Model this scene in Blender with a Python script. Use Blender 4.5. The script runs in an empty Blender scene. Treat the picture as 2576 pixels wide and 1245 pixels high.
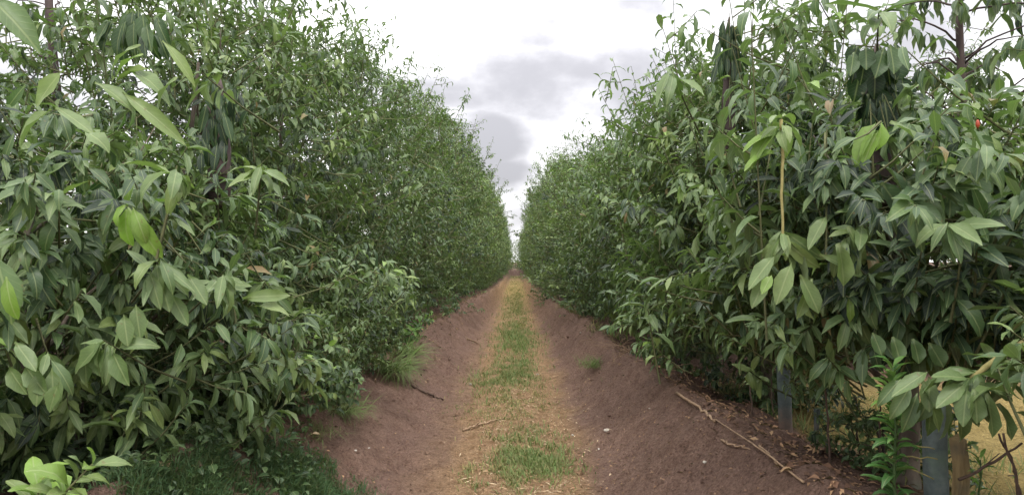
import bpy, math, random
import numpy as np
from mathutils import Matrix, Vector

random.seed(7)
RNG = np.random.default_rng(11)
S = bpy.context.scene
COL = S.collection
PI = math.pi

# ------------------------------------------------------------------ camera, sky, sun, exposure
cam_d = bpy.data.cameras.new('camera')
cam = bpy.data.objects.new('camera', cam_d)
COL.objects.link(cam)
cam.location = (0, 0, 1.6)
cam.rotation_euler = (math.radians(90 + 1.18), 0, math.radians(0.30))
cam_d.sensor_width = 36
cam_d.lens = 36 * 1700 / 2576
cam_d.clip_start = 0.05
cam_d.clip_end = 3000
S.camera = cam

SUN_EL, SUN_AZ = 53.0, 172.0          # degrees; azimuth from +Y (down the path), minus = left
world = bpy.data.worlds.new('World')
S.world = world
world.use_nodes = True


def build_world():
    nt = world.node_tree
    N, Lk = nt.nodes, nt.links
    N.clear()
    out = N.new('ShaderNodeOutputWorld')
    bg = N.new('ShaderNodeBackground')
    bg.inputs['Strength'].default_value = 0.1
    Lk.new(bg.outputs[0], out.inputs[0])
    sky = N.new('ShaderNodeTexSky')
    sky.sky_type = 'NISHITA'
    sky.sun_disc = False
    sky.sun_elevation = math.radians(SUN_EL)
    sky.sun_rotation = math.radians(SUN_AZ)
    sky.air_density = 1.2
    sky.dust_density = 3.0
    tc = N.new('ShaderNodeTexCoord')
    sep = N.new('ShaderNodeSeparateXYZ')
    Lk.new(tc.outputs['Generated'], sep.inputs[0])

    def math_n(op, a, b=None, clamp=False):
        m = N.new('ShaderNodeMath')
        m.operation = op
        m.use_clamp = clamp
        for i, v in enumerate((a, b)):
            if v is None:
                continue
            if isinstance(v, (int, float)):
                m.inputs[i].default_value = v
            else:
                Lk.new(v, m.inputs[i])
        return m.outputs[0]
    # overcast dome: brighter towards the zenith
    up = math_n('MAXIMUM', sep.outputs['Z'], 0.0)
    lum = math_n('ADD', math_n('MULTIPLY', up, 20.0), 11.0)
    # wavy lookup direction so the clouds get soft ragged rims
    def vnoise(scale, detail, rough=0.55):
        n = N.new('ShaderNodeTexNoise')
        n.inputs['Scale'].default_value = scale
        n.inputs['Detail'].default_value = detail
        n.inputs['Roughness'].default_value = rough
        mp = N.new('ShaderNodeMapping')
        mp.inputs['Scale'].default_value = (1, 1, 1.7)
        Lk.new(tc.outputs['Generated'], mp.inputs['Vector'])
        Lk.new(mp.outputs[0], n.inputs['Vector'])
        return n
    n1 = vnoise(5.0, 3.0)
    wob = N.new('ShaderNodeVectorMath'); wob.operation = 'SUBTRACT'
    Lk.new(n1.outputs['Color'], wob.inputs[0]); wob.inputs[1].default_value = (.5, .5, .5)
    wsc = N.new('ShaderNodeVectorMath'); wsc.operation = 'SCALE'
    Lk.new(wob.outputs[0], wsc.inputs[0]); wsc.inputs['Scale'].default_value = 0.10
    wad = N.new('ShaderNodeVectorMath'); wad.operation = 'ADD'
    Lk.new(tc.outputs['Generated'], wad.inputs[0]); Lk.new(wsc.outputs[0], wad.inputs[1])
    field = None
    # grey-bellied clouds, each a soft ellipsoid round a direction (x, z, half width, half height, density)
    for (cx, cz, rx, rz, den) in ((0.06, 0.345, 0.12, 0.062, 0.85), (0.19, 0.39, 0.16, 0.05, 0.85),
                                  (0.06, 0.265, 0.17, 0.060, 1.1), (-0.06, 0.245, 0.15, 0.036, 0.95),
                                  (0.17, 0.26, 0.09, 0.11, 0.95), (-0.045, 0.185, 0.09, 0.050, 1.1),
                                  (-0.02, 0.125, 0.065, 0.045, 1.0), (0.0, 0.055, 0.09, 0.040, 0.85),
                                  (0.11, 0.175, 0.10, 0.050, 0.8), (-0.62, 0.24, 0.30, 0.10, 0.7),
                                  (0.62, 0.34, 0.35, 0.10, 0.75), (0.9, 0.2, 0.3, 0.09, 0.8), (-1.2, 0.4, 0.4, 0.14, 0.8)):
        sub = N.new('ShaderNodeVectorMath'); sub.operation = 'SUBTRACT'
        Lk.new(wad.outputs[0], sub.inputs[0])
        sub.inputs[1].default_value = Vector((cx, 1.0, cz)).normalized()
        dv = N.new('ShaderNodeVectorMath'); dv.operation = 'DIVIDE'
        Lk.new(sub.outputs[0], dv.inputs[0]); dv.inputs[1].default_value = (rx * 1.3, 0.5, rz * 1.25)
        ln = N.new('ShaderNodeVectorMath'); ln.operation = 'LENGTH'
        Lk.new(dv.outputs[0], ln.inputs[0])
        mr = N.new('ShaderNodeMapRange')
        mr.inputs['From Min'].default_value = 1.55
        mr.inputs['From Max'].default_value = 0.15
        mr.inputs['To Min'].default_value = 0.0
        mr.inputs['To Max'].default_value = den
        Lk.new(ln.outputs[1], mr.inputs['Value'])
        field = mr.outputs[0] if field is None else math_n('MAXIMUM', field, mr.outputs[0])
    # thinner cloud everywhere else
    n2 = vnoise(4.2, 6.0)
    r2 = N.new('ShaderNodeMapRange')
    r2.inputs['From Min'].default_value = 0.38; r2.inputs['From Max'].default_value = 0.8
    r2.inputs['To Max'].default_value = 0.95
    Lk.new(n2.outputs['Fac'], r2.inputs['Value'])
    field = math_n('MAXIMUM', field, r2.outputs[0])
    n3 = vnoise(7.5, 8.0, 0.56)
    field = math_n('ADD', field, math_n('MULTIPLY', math_n('SUBTRACT', n3.outputs['Fac'], 0.5), 1.2))
    gm = N.new('ShaderNodeMapRange'); gm.interpolation_type = 'SMOOTHSTEP'
    gm.inputs['From Min'].default_value = 0.02; gm.inputs['From Max'].default_value = 1.05
    Lk.new(field, gm.inputs['Value'])
    grey = gm.outputs[0]
    dim = N.new('ShaderNodeMapRange')
    dim.inputs['To Min'].default_value = 1.0
    dim.inputs['To Max'].default_value = 0.31
    Lk.new(grey, dim.inputs['Value'])
    lum2 = math_n('MULTIPLY', lum, dim.outputs[0])
    colr = N.new('ShaderNodeMix'); colr.data_type = 'RGBA'
    Lk.new(grey, colr.inputs['Factor'])
    colr.inputs['A'].default_value = (1.0, 1.0, 0.985, 1)
    colr.inputs['B'].default_value = (0.95, 0.935, 1.0, 1)
    sc = N.new('ShaderNodeVectorMath'); sc.operation = 'SCALE'
    Lk.new(colr.outputs['Result'], sc.inputs[0]); Lk.new(lum2, sc.inputs['Scale'])
    mix = N.new('ShaderNodeMix'); mix.data_type = 'RGBA'
    mix.inputs['Factor'].default_value = 0.93
    Lk.new(sky.outputs[0], mix.inputs['A']); Lk.new(sc.outputs[0], mix.inputs['B'])
    Lk.new(mix.outputs['Result'], bg.inputs['Color'])


build_world()
sun_d = bpy.data.lights.new('sun', 'SUN')
sun_d.energy = 1.5
sun_d.angle = math.radians(10)
sun_d.color = (1.0, 0.96, 0.88)
sun = bpy.data.objects.new('sun', sun_d)
COL.objects.link(sun)
_sd = Vector((math.sin(math.radians(SUN_AZ)) * math.cos(math.radians(SUN_EL)),
              math.cos(math.radians(SUN_AZ)) * math.cos(math.radians(SUN_EL)), math.sin(math.radians(SUN_EL))))
sun.rotation_euler = _sd.to_track_quat('Z', 'Y').to_euler()
sun.location = (0, 0, 20)
S.view_settings.view_transform = 'Standard'
S.view_settings.look = 'None'
S.view_settings.gamma = 1
S.view_settings.exposure = 0.64
S.view_settings.use_curve_mapping = False
S.render.engine = 'CYCLES'
S.cycles.max_bounces = 6
S.cycles.diffuse_bounces = 3
S.cycles.transmission_bounces = 3


# ------------------------------------------------------------------ helpers
def at(px, py, d):
    """a point seen at that place of the photograph (2576 wide), d metres down the path"""
    return np.array(((px - 1297) / 1700 * d, d, 1.6 + (657 - py) / 1700 * d))


def _hash(ix, iy, seed):
    h = (ix.astype(np.int64) * 374761393 + iy.astype(np.int64) * 668265263 + seed * 974634777) & 0xffffffff
    h = ((h ^ (h >> 13)) * 1274126177) & 0xffffffff
    return ((h ^ (h >> 16)) & 0xffff) / 65535.0


def noise2(x, y, seed=0):
    x = np.asarray(x, float); y = np.asarray(y, float)
    ix, iy = np.floor(x), np.floor(y)
    fx, fy = x - ix, y - iy
    fx = fx * fx * (3 - 2 * fx); fy = fy * fy * (3 - 2 * fy)
    a = _hash(ix, iy, seed); b = _hash(ix + 1, iy, seed)
    c = _hash(ix, iy + 1, seed); d = _hash(ix + 1, iy + 1, seed)
    return (a + (b - a) * fx) * (1 - fy) + (c + (d - c) * fx) * fy - 0.5


def fbm(x, y, seed=0, octv=4):
    s = 0; a = 1.0
    for k in range(octv):
        s = s + a * noise2(x * 2 ** k, y * 2 ** k, seed + k * 17)
        a *= 0.5
    return s


def smooth(t):
    t = np.clip(t, 0, 1)
    return t * t * (3 - 2 * t)


def crest(y, side):
    if side < 0:
        return np.interp(y, (0, 7, 11, 15, 24, 40), (1.75, 1.75, 1.5, 1.32, .95, .82))
    return np.interp(y, (0, 5, 7, 12, 24, 40), (1.45, 1.40, 1.27, 1.2, .85, .75))


def ground_z(x, y, fine=True):
    x = np.asarray(x, float); y = np.asarray(y, float)
    left = x < 0
    ax = np.abs(x)
    c = np.where(left, crest(y, -1), crest(y, 1))
    b = np.where(left, 0.62, 0.5) * np.interp(y, (10, 30), (1, .8))
    hb = np.interp(y, (0, 20, 45, 90), (0.52, 0.46, 0.28, 0.12))
    hb = hb * (1 + 0.25 * fbm(y * 0.45 + 40 * left, ax * 0.2, 5, 2))
    t = (ax - b) / (c - b)
    h = hb * (0.35 * smooth(t) + 0.65 * smooth(t) ** 1.6)
    h = h - np.clip(ax - c - 0.05, 0, 0.7) * np.where(left, 0.10, 0.22)
    h = h + np.where(ax < 0.42, 0.03 * np.cos(np.clip(ax / 0.42, 0, 1) * PI / 2), 0)
    h = h + np.interp(y, (0, 20, 40), (.07, .06, 0)) * np.exp(-((ax - c + .02) / .15) ** 2)
    amp = 0.10 + 0.9 * smooth((ax - 0.45) / 0.5)
    h = h + amp * 0.075 * fbm(x * 1.3, y * 1.0, 21, 3)
    if fine:
        h = h + amp * 0.065 * fbm(x * 5, y * 4, 31, 4) + 0.007 * fbm(x * 16, y * 16, 41, 3)
        # rake and wash marks running down the banks
        st = noise2((y + 0.9 * x) * 7, x * 1.2, 51) + 0.6 * noise2((y + 0.9 * x) * 15, x * 2, 52)
        h = h + np.where(left, 0.075, 0.035) * st * smooth((ax - 0.6) / 0.3)
    return h


def gz(x, y):
    return float(ground_z(np.array([x]), np.array([y]))[0])


def tag(o, label=None, cat=None, group=None, kind=None):
    if label: o['label'] = label
    if cat: o['category'] = cat
    if group: o['group'] = group
    if kind: o['kind'] = kind
    return o


def empty(name, loc, label=None, cat=None, group=None):
    o = bpy.data.objects.new(name, None)
    o.empty_display_size = 0.2
    COL.objects.link(o)
    o.location = loc
    return tag(o, label, cat, group)


def raw_mesh(name, verts, faces, uv=None, tint=None, smooth_on=True, cols=None):
    """faces: (n,3) or (n,4) int array"""
    me = bpy.data.meshes.new(name)
    verts = np.asarray(verts, np.float32); faces = np.asarray(faces, np.int32)
    nf, k = faces.shape
    me.vertices.add(len(verts)); me.vertices.foreach_set('co', verts.ravel())
    me.loops.add(nf * k); me.loops.foreach_set('vertex_index', faces.ravel())
    me.polygons.add(nf)
    me.polygons.foreach_set('loop_start', np.arange(0, nf * k, k, dtype=np.int32))
    me.polygons.foreach_set('use_smooth', np.full(nf, smooth_on, bool))
    if uv is not None:
        ul = me.uv_layers.new(name='UVMap')
        ul.data.foreach_set('uv', np.asarray(uv, np.float32)[faces.ravel()].ravel())
    if tint is not None:
        a = me.attributes.new('tint', 'FLOAT', 'POINT')
        a.data.foreach_set('value', np.asarray(tint, np.float32))
    if cols is not None:
        a = me.attributes.new('soil', 'FLOAT_COLOR', 'POINT')
        a.data.foreach_set('color', np.asarray(cols, np.float32).ravel())
    me.update(calc_edges=True)
    return me


def link(name, me, mat, parent=None, kind=None):
    if mat is not None:
        me.materials.clear(); me.materials.append(mat)
    o = bpy.data.objects.new(name, me)
    COL.objects.link(o)
    if parent is not None: o.parent = parent
    if kind: o['kind'] = kind
    return o


def norm(v):
    return v / np.maximum(np.linalg.norm(v, axis=-1, keepdims=True), 1e-9)


def tube(pts, radii, sides=7, wob=0.0, seed=0, caps=True):
    """verts, quads of a tapered tube along a polyline"""
    pts = np.asarray(pts, float); n = len(pts)
    radii = np.broadcast_to(np.asarray(radii, float), (n,))
    tang = norm(np.gradient(pts, axis=0))
    ref = np.array((0.31, 0.95, 0.05)) if abs(tang[0][2]) > 0.7 else np.array((0, 0, 1.0))
    a = norm(np.cross(tang, ref)); b = np.cross(tang, a)
    ang = np.arange(sides) * 2 * PI / sides
    rr = np.random.default_rng(seed)
    w = 1 + wob * rr.uniform(-1, 1, (n, sides))
    ring = (a[:, None] * np.cos(ang)[None, :, None] + b[:, None] * np.sin(ang)[None, :, None])
    v = pts[:, None] + ring * (radii[:, None] * w)[..., None]
    v = v.reshape(-1, 3)
    i = np.arange(n - 1)[:, None] * sides; j = np.arange(sides)[None]; j2 = (j + 1) % sides
    f = np.stack((i + j, i + j2, i + sides + j2, i + sides + j), -1).reshape(-1, 4)
    if caps:
        c0 = len(v); v = np.vstack((v, pts[:1], pts[-1:]))
        jj = np.arange(sides); k2 = (jj + 1) % sides
        cap1 = np.stack((np.full(sides, c0), k2, jj, np.full(sides, c0)), -1)
        base = (n - 1) * sides
        cap2 = np.stack((np.full(sides, c0 + 1), base + jj, base + k2, np.full(sides, c0 + 1)), -1)
        tri = np.vstack((cap1, cap2))
    else:
        tri = np.zeros((0, 4), int)
    return v, f, tri[:, :3]


def to_tris(f):
    return np.vstack((f[:, [0, 1, 2]], f[:, [0, 2, 3]]))


class Batch:
    """collects pieces into one mesh"""
    def __init__(s):
        s.v, s.f, s.t, s.n = [], [], [], 0

    def add(s, v, f, tint=0.5):
        s.v.append(np.asarray(v)); s.f.append(np.asarray(f) + s.n)
        s.t.append(np.broadcast_to(tint, (len(v),)))
        s.n += len(v)

    def tube(s, pts, radii, sides=6, wob=0, seed=0, tint=0.5):
        v, f, t = tube(pts, radii, sides, wob, seed)
        s.add(v, np.vstack((to_tris(f), t)), tint)

    def mesh(s, name, smooth_on=True):
        return raw_mesh(name, np.vstack(s.v), np.vstack(s.f), tint=np.concatenate(s.t), smooth_on=smooth_on)


def curve_pts(p0, p1, sag=0.0, n=6, wig=0.0, seed=0):
    p0 = np.asarray(p0, float); p1 = np.asarray(p1, float)
    t = np.linspace(0, 1, n)[:, None]
    p = p0 + (p1 - p0) * t
    p[:, 2] += sag * np.sin(t[:, 0] * PI)
    if wig:
        r = np.random.default_rng(seed)
        p[1:-1] += r.normal(0, wig, (n - 2, 3))
    return p


# ------------------------------------------------------------------ materials
def new_mat(name):
    m = bpy.data.materials.new(name)
    m.use_nodes = True
    nt = m.node_tree
    nt.nodes.clear()
    return m, nt.nodes, nt.links


def ramp(N, stops, interp='LINEAR'):
    r = N.new('ShaderNodeValToRGB')
    e = r.color_ramp.elements
    r.color_ramp.interpolation = interp
    while len(e) < len(stops): e.new(0.5)
    for k, (p, c) in enumerate(stops):
        e[k].position = p
        e[k].color = (*c, 1)
    return r


def leaf_material(name, stops, gloss=0.45, trans=0.24, veins=True, spec=0.36):
    m, N, Lk = new_mat(name)
    out = N.new('ShaderNodeOutputMaterial')
    at_ = N.new('ShaderNodeAttribute'); at_.attribute_name = 'tint'
    r = ramp(N, stops)
    Lk.new(at_.outputs['Fac'], r.inputs[0])
    col = r.outputs[0]
    geo = N.new('ShaderNodeNewGeometry')
    # mottling
    tc = N.new('ShaderNodeTexCoord')
    ns = N.new('ShaderNodeTexNoise'); ns.inputs['Scale'].default_value = 28; ns.inputs['Detail'].default_value = 3
    Lk.new(geo.outputs['Position'], ns.inputs['Vector'])
    mm = N.new('ShaderNodeMapRange'); mm.inputs['To Min'].default_value = 0.72; mm.inputs['To Max'].default_value = 1.28
    Lk.new(ns.outputs['Fac'], mm.inputs['Value'])
    mu = N.new('ShaderNodeMix'); mu.data_type = 'RGBA'; mu.blend_type = 'MULTIPLY'; mu.inputs['Factor'].default_value = 1
    Lk.new(col, mu.inputs['A']); Lk.new(mm.outputs[0], mu.inputs['B'])
    col = mu.outputs['Result']
    bump_in = None
    if veins:
        uv = N.new('ShaderNodeUVMap'); uv.uv_map = 'UVMap'
        sp = N.new('ShaderNodeSeparateXYZ'); Lk.new(uv.outputs[0], sp.inputs[0])

        def mt(op, a, b=None):
            x = N.new('ShaderNodeMath'); x.operation = op
            for i, q in enumerate((a, b)):
                if q is None: continue
                if isinstance(q, (int, float)): x.inputs[i].default_value = q
                else: Lk.new(q, x.inputs[i])
            return x.outputs[0]
        du = mt('ABSOLUTE', mt('SUBTRACT', sp.outputs['X'], 0.5))
        rib = N.new('ShaderNodeMapRange'); rib.inputs['From Min'].default_value = 0.055; rib.inputs['From Max'].default_value = 0.018
        Lk.new(du, rib.inputs['Value'])
        ph = mt('SUBTRACT', mt('MULTIPLY', sp.outputs['Y'], 9.0), mt('MULTIPLY', du, 5.0))
        fr = mt('ABSOLUTE', mt('SUBTRACT', mt('FRACT', ph), 0.5))
        sv = N.new('ShaderNodeMapRange'); sv.inputs['From Min'].default_value = 0.10; sv.inputs['From Max'].default_value = 0.02
        sv.inputs['To Max'].default_value = 0.30
        Lk.new(fr, sv.inputs['Value'])
        vn = mt('MAXIMUM', rib.outputs[0], sv.outputs[0])
        mx = N.new('ShaderNodeMix'); mx.data_type = 'RGBA'
        Lk.new(mt('MULTIPLY', vn, 0.42), mx.inputs['Factor']); Lk.new(col, mx.inputs['A'])
        mx.inputs['B'].default_value = (0.27, 0.31, 0.15, 1)
        col = mx.outputs['Result']
        bump_in = vn
    # scattered brown spots and scorched patches
    n4 = N.new('ShaderNodeTexNoise'); n4.inputs['Scale'].default_value = 42; n4.inputs['Detail'].default_value = 2
    Lk.new(geo.outputs['Position'], n4.inputs['Vector'])
    sr = N.new('ShaderNodeMapRange'); sr.inputs['From Min'].default_value = 0.69; sr.inputs['From Max'].default_value = 0.74; sr.inputs['To Max'].default_value = 0.5
    Lk.new(n4.outputs['Fac'], sr.inputs['Value'])
    sx = N.new('ShaderNodeMix'); sx.data_type = 'RGBA'
    Lk.new(sr.outputs[0], sx.inputs['Factor']); Lk.new(col, sx.inputs['A']); sx.inputs['B'].default_value = (0.12, 0.085, 0.035, 1)
    col = sx.outputs['Result']
    # paler underside
    bk = N.new('ShaderNodeMix'); bk.data_type = 'RGBA'
    bf = N.new('ShaderNodeMath'); bf.operation = 'MULTIPLY'; bf.inputs[1].default_value = 0.42
    Lk.new(geo.outputs['Backfacing'], bf.inputs[0])
    Lk.new(bf.outputs[0], bk.inputs['Factor']); Lk.new(col, bk.inputs['A'])
    bk.inputs['B'].default_value = (0.15, 0.175, 0.10, 1)
    col = bk.outputs['Result']
    p = N.new('ShaderNodeBsdfPrincipled')
    Lk.new(col, p.inputs['Base Color'])
    p.inputs['Roughness'].default_value = gloss
    p.inputs['Specular IOR Level'].default_value = spec
    if bump_in is not None:
        b = N.new('ShaderNodeBump'); b.inputs['Strength'].default_value = 0.25; b.inputs['Distance'].default_value = 0.004
        Lk.new(bump_in, b.inputs['Height']); Lk.new(b.outputs[0], p.inputs['Normal'])
    tr = N.new('ShaderNodeBsdfTranslucent')
    tm = N.new('ShaderNodeMix'); tm.data_type = 'RGBA'; tm.blend_type = 'MULTIPLY'; tm.inputs['Factor'].default_value = 1
    Lk.new(col, tm.inputs['A']); tm.inputs['B'].default_value = (1.3, 1.7, 0.75, 1)
    Lk.new(tm.outputs['Result'], tr.inputs['Color'])
    ms = N.new('ShaderNodeMixShader'); ms.inputs[0].default_value = trans
    Lk.new(p.outputs[0], ms.inputs[1]); Lk.new(tr.outputs[0], ms.inputs[2])
    Lk.new(ms.outputs[0], out.inputs[0])
    return m


LEAF_STOPS = [(0.0, (0.17, 0.115, 0.05)), (0.035, (0.15, 0.12, 0.045)), (0.055, (0.012, 0.026, 0.015)), (0.18, (0.031, 0.060, 0.026)),  # darkest green stop serves the painted hollow shade of the hanging sheaves
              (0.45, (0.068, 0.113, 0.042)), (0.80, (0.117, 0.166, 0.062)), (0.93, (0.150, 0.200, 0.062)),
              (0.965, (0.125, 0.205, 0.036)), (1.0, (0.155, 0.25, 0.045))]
M_LEAF = leaf_material('leaf_green', LEAF_STOPS)
M_LEAF_FAR = leaf_material('leaf_green_far', LEAF_STOPS, veins=False, gloss=0.5)
M_WEED = leaf_material('weed_green', [(0, (0.028, 0.07, 0.02)), (0.5, (0.05, 0.125, 0.03)), (1.0, (0.12, 0.22, 0.04))], veins=True, spec=0.3)
M_GRASS = leaf_material('grass_blade', [(0, (0.34, 0.25, 0.12)), (0.32, (0.27, 0.22, 0.10)), (0.44, (0.185, 0.175, 0.075)),
                                        (0.75, (0.110, 0.150, 0.054)), (1.0, (0.14, 0.21, 0.066))], veins=False, gloss=0.6, spec=0.2)


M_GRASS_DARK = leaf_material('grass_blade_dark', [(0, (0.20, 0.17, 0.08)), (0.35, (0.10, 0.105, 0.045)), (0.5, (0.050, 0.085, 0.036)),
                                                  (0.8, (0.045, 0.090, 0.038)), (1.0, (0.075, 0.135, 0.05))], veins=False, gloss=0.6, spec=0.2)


def simple_mat(name, c1, c2, scale=12, rough=0.85, bump=0.5, bdist=0.01, stretch=(1, 1, 1), extra=None, mud=False):
    m, N, Lk = new_mat(name)
    out = N.new('ShaderNodeOutputMaterial')
    p = N.new('ShaderNodeBsdfPrincipled')
    Lk.new(p.outputs[0], out.inputs[0])
    tc = N.new('ShaderNodeTexCoord')
    mp = N.new('ShaderNodeMapping'); mp.inputs['Scale'].default_value = stretch
    Lk.new(tc.outputs['Object'], mp.inputs[0])
    n = N.new('ShaderNodeTexNoise'); n.inputs['Scale'].default_value = scale; n.inputs['Detail'].default_value = 6
    n.inputs['Roughness'].default_value = 0.65
    Lk.new(mp.outputs[0], n.inputs['Vector'])
    r = ramp(N, [(0.3, c1), (0.7, c2)])
    Lk.new(n.outputs['Fac'], r.inputs[0])
    col = r.outputs[0]
    if extra:                                   # a second, patchy colour (lichen, moss, dirt)
        n2 = N.new('ShaderNodeTexNoise'); n2.inputs['Scale'].default_value = scale * 0.35; n2.inputs['Detail'].default_value = 4
        Lk.new(tc.outputs['Object'], n2.inputs['Vector'])
        mr = N.new('ShaderNodeMapRange'); mr.inputs['From Min'].default_value = 0.5; mr.inputs['From Max'].default_value = 0.66
        mr.inputs['To Max'].default_value = 0.8
        Lk.new(n2.outputs['Fac'], mr.inputs['Value'])
        mx = N.new('ShaderNodeMix'); mx.data_type = 'RGBA'
        Lk.new(mr.outputs[0], mx.inputs['Factor']); Lk.new(col, mx.inputs['A']); mx.inputs['B'].default_value = (*extra, 1)
        col = mx.outputs['Result']
    if mud:                                     # soil splashed on the foot
        sz = N.new('ShaderNodeSeparateXYZ'); Lk.new(tc.outputs['Object'], sz.inputs[0])
        ad = N.new('ShaderNodeMath'); ad.operation = 'MULTIPLY_ADD'; Lk.new(n.outputs['Fac'], ad.inputs[0]); ad.inputs[1].default_value = -.35
        Lk.new(sz.outputs['Z'], ad.inputs[2])
        mz = N.new('ShaderNodeMapRange'); mz.inputs['From Min'].default_value = .06; mz.inputs['From Max'].default_value = -.12; mz.inputs['To Max'].default_value = .9
        Lk.new(ad.outputs[0], mz.inputs['Value'])
        mx = N.new('ShaderNodeMix'); mx.data_type = 'RGBA'
        Lk.new(mz.outputs[0], mx.inputs['Factor']); Lk.new(col, mx.inputs['A']); mx.inputs['B'].default_value = (.14, .09, .07, 1)
        col = mx.outputs['Result']
    Lk.new(col, p.inputs['Base Color'])
    p.inputs['Roughness'].default_value = rough
    p.inputs['Specular IOR Level'].default_value = 0.25
    b = N.new('ShaderNodeBump'); b.inputs['Strength'].default_value = bump; b.inputs['Distance'].default_value = bdist
    Lk.new(n.outputs['Fac'], b.inputs['Height']); Lk.new(b.outputs[0], p.inputs['Normal'])
    return m


M_BARK = simple_mat('bark_grey_brown', (0.05, 0.038, 0.03), (0.15, 0.12, 0.095), 14, stretch=(1, 1, 0.25), extra=(0.16, 0.17, 0.13))
M_BARK_DARK = simple_mat('bark_dark', (0.03, 0.022, 0.022), (0.085, 0.06, 0.055), 14, stretch=(1, 1, 0.25))
M_TWIG = simple_mat('twig_olive', (0.065, 0.075, 0.035), (0.13, 0.13, 0.06), 30)
M_STALK = simple_mat('stalk_tan', (0.17, 0.155, 0.055), (0.27, 0.225, 0.10), 25)
M_POST = simple_mat('post_blue_grey', (0.035, 0.048, 0.050), (0.088, 0.108, 0.106), 18, rough=0.8, bump=0.6, extra=(0.085, 0.12, 0.085), mud=True)
M_STAKE = simple_mat('stake_weathered', (0.13, 0.092, 0.045), (0.30, 0.22, 0.11), 22, bump=.9, stretch=(1, 1, 0.08), extra=(.10, .085, .06))
M_STICK = simple_mat('stick_dead', (0.16, 0.10, 0.065), (0.36, 0.25, 0.16), 22)
M_STICK_DARK = simple_mat('stick_dark', (0.05, 0.032, 0.026), (0.12, 0.08, 0.06), 22)
M_STONE = simple_mat('stone_pale', (0.30, 0.26, 0.22), (0.52, 0.47, 0.41), 30)
M_FRUIT = simple_mat('fruit_red', (0.22, 0.03, 0.015), (0.32, 0.05, 0.02), 10, rough=0.4)
M_LITTER = leaf_material('dead_leaf', [(0, (0.07, 0.04, 0.028)), (0.4, (0.18, 0.10, 0.065)), (0.7, (0.34, 0.21, 0.12)), (1, (0.58, 0.46, 0.31))],
                         veins=False, gloss=0.8, trans=0.05, spec=0.15)


def ground_material():
    m, N, Lk = new_mat('soil')
    out = N.new('ShaderNodeOutputMaterial')
    p = N.new('ShaderNodeBsdfPrincipled'); Lk.new(p.outputs[0], out.inputs[0])
    geo = N.new('ShaderNodeNewGeometry')
    a = N.new('ShaderNodeAttribute'); a.attribute_name = 'soil'
    sp = N.new('ShaderNodeSeparateColor'); Lk.new(a.outputs['Color'], sp.inputs[0])

    def noise(scale, det=6, rough=0.6):
        n = N.new('ShaderNodeTexNoise'); n.inputs['Scale'].default_value = scale
        n.inputs['Detail'].default_value = det; n.inputs['Roughness'].default_value = rough
        Lk.new(geo.outputs['Position'], n.inputs['Vector'])
        return n.outputs['Fac']

    def mix(f, A, B, blend='MIX'):
        x = N.new('ShaderNodeMix'); x.data_type = 'RGBA'; x.blend_type = blend
        for k, q in (('Factor', f), ('A', A), ('B', B)):
            if isinstance(q, (int, float)): x.inputs[k].default_value = q
            elif isinstance(q, tuple): x.inputs[k].default_value = (*q, 1)
            else: Lk.new(q, x.inputs[k])
        return x.outputs['Result']

    def rng(v, a0, a1, b0=0.0, b1=1.0):
        x = N.new('ShaderNodeMapRange'); Lk.new(v, x.inputs['Value'])
        for k, q in zip(('From Min', 'From Max', 'To Min', 'To Max'), (a0, a1, b0, b1)): x.inputs[k].default_value = q
        return x.outputs[0]
    fine = noise(55, 8, 0.7); med = noise(9, 6, 0.65); big = noise(1.7, 4)
    earth = mix(rng(med, 0.3, 0.7), (0.148, 0.088, 0.065), (0.262, 0.168, 0.130))
    earth = mix(rng(big, 0.4, 0.65, 0, 0.5), earth, (0.188, 0.119, 0.098))
    ochre = mix(rng(med, 0.3, 0.72), (0.225, 0.132, 0.070), (0.40, 0.265, 0.155))
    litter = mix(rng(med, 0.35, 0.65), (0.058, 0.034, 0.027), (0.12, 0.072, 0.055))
    c = mix(sp.outputs['Red'], earth, ochre)
    c = mix(sp.outputs['Green'], c, litter)
    c = mix(sp.outputs['Blue'], c, mix(rng(med, 0.3, 0.7), (0.24, 0.18, 0.065), (0.40, 0.30, 0.12)))
    c = mix(1.0, c, rng(fine, 0.3, 0.7, 0.5, 1.5), 'MULTIPLY')
    # pale grit and dark crumbs
    vo = N.new('ShaderNodeTexVoronoi'); vo.inputs['Scale'].default_value = 70; Lk.new(geo.outputs['Position'], vo.inputs['Vector'])
    g1 = N.new('ShaderNodeMath'); g1.operation = 'MULTIPLY'
    Lk.new(rng(vo.outputs['Distance'], 0.26, 0.14), g1.inputs[0])
    sc = N.new('ShaderNodeSeparateColor'); Lk.new(vo.outputs['Color'], sc.inputs[0])
    Lk.new(rng(sc.outputs['Red'], 0.80, 0.86, 0, 0.7), g1.inputs[1])
    c = mix(g1.outputs[0], c, (0.42, 0.33, 0.26))
    g2 = N.new('ShaderNodeMath'); g2.operation = 'MULTIPLY'
    Lk.new(rng(vo.outputs['Distance'], 0.34, 0.2), g2.inputs[0])
    Lk.new(rng(sc.outputs['Green'], 0.72, 0.8, 0, 0.6), g2.inputs[1])
    c = mix(g2.outputs[0], c, (0.07, 0.045, 0.038))
    Lk.new(c, p.inputs['Base Color'])
    p.inputs['Roughness'].default_value = 0.95
    p.inputs['Specular IOR Level'].default_value = 0.12
    ad = N.new('ShaderNodeMath'); ad.operation = 'ADD'; Lk.new(fine, ad.inputs[0]); Lk.new(med, ad.inputs[1])
    b = N.new('ShaderNodeBump'); b.inputs['Strength'].default_value = 1.0; b.inputs['Distance'].default_value = 0.05
    Lk.new(ad.outputs[0], b.inputs['Height']); Lk.new(b.outputs[0], p.inputs['Normal'])
    return m


M_SOIL = ground_material()


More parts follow.
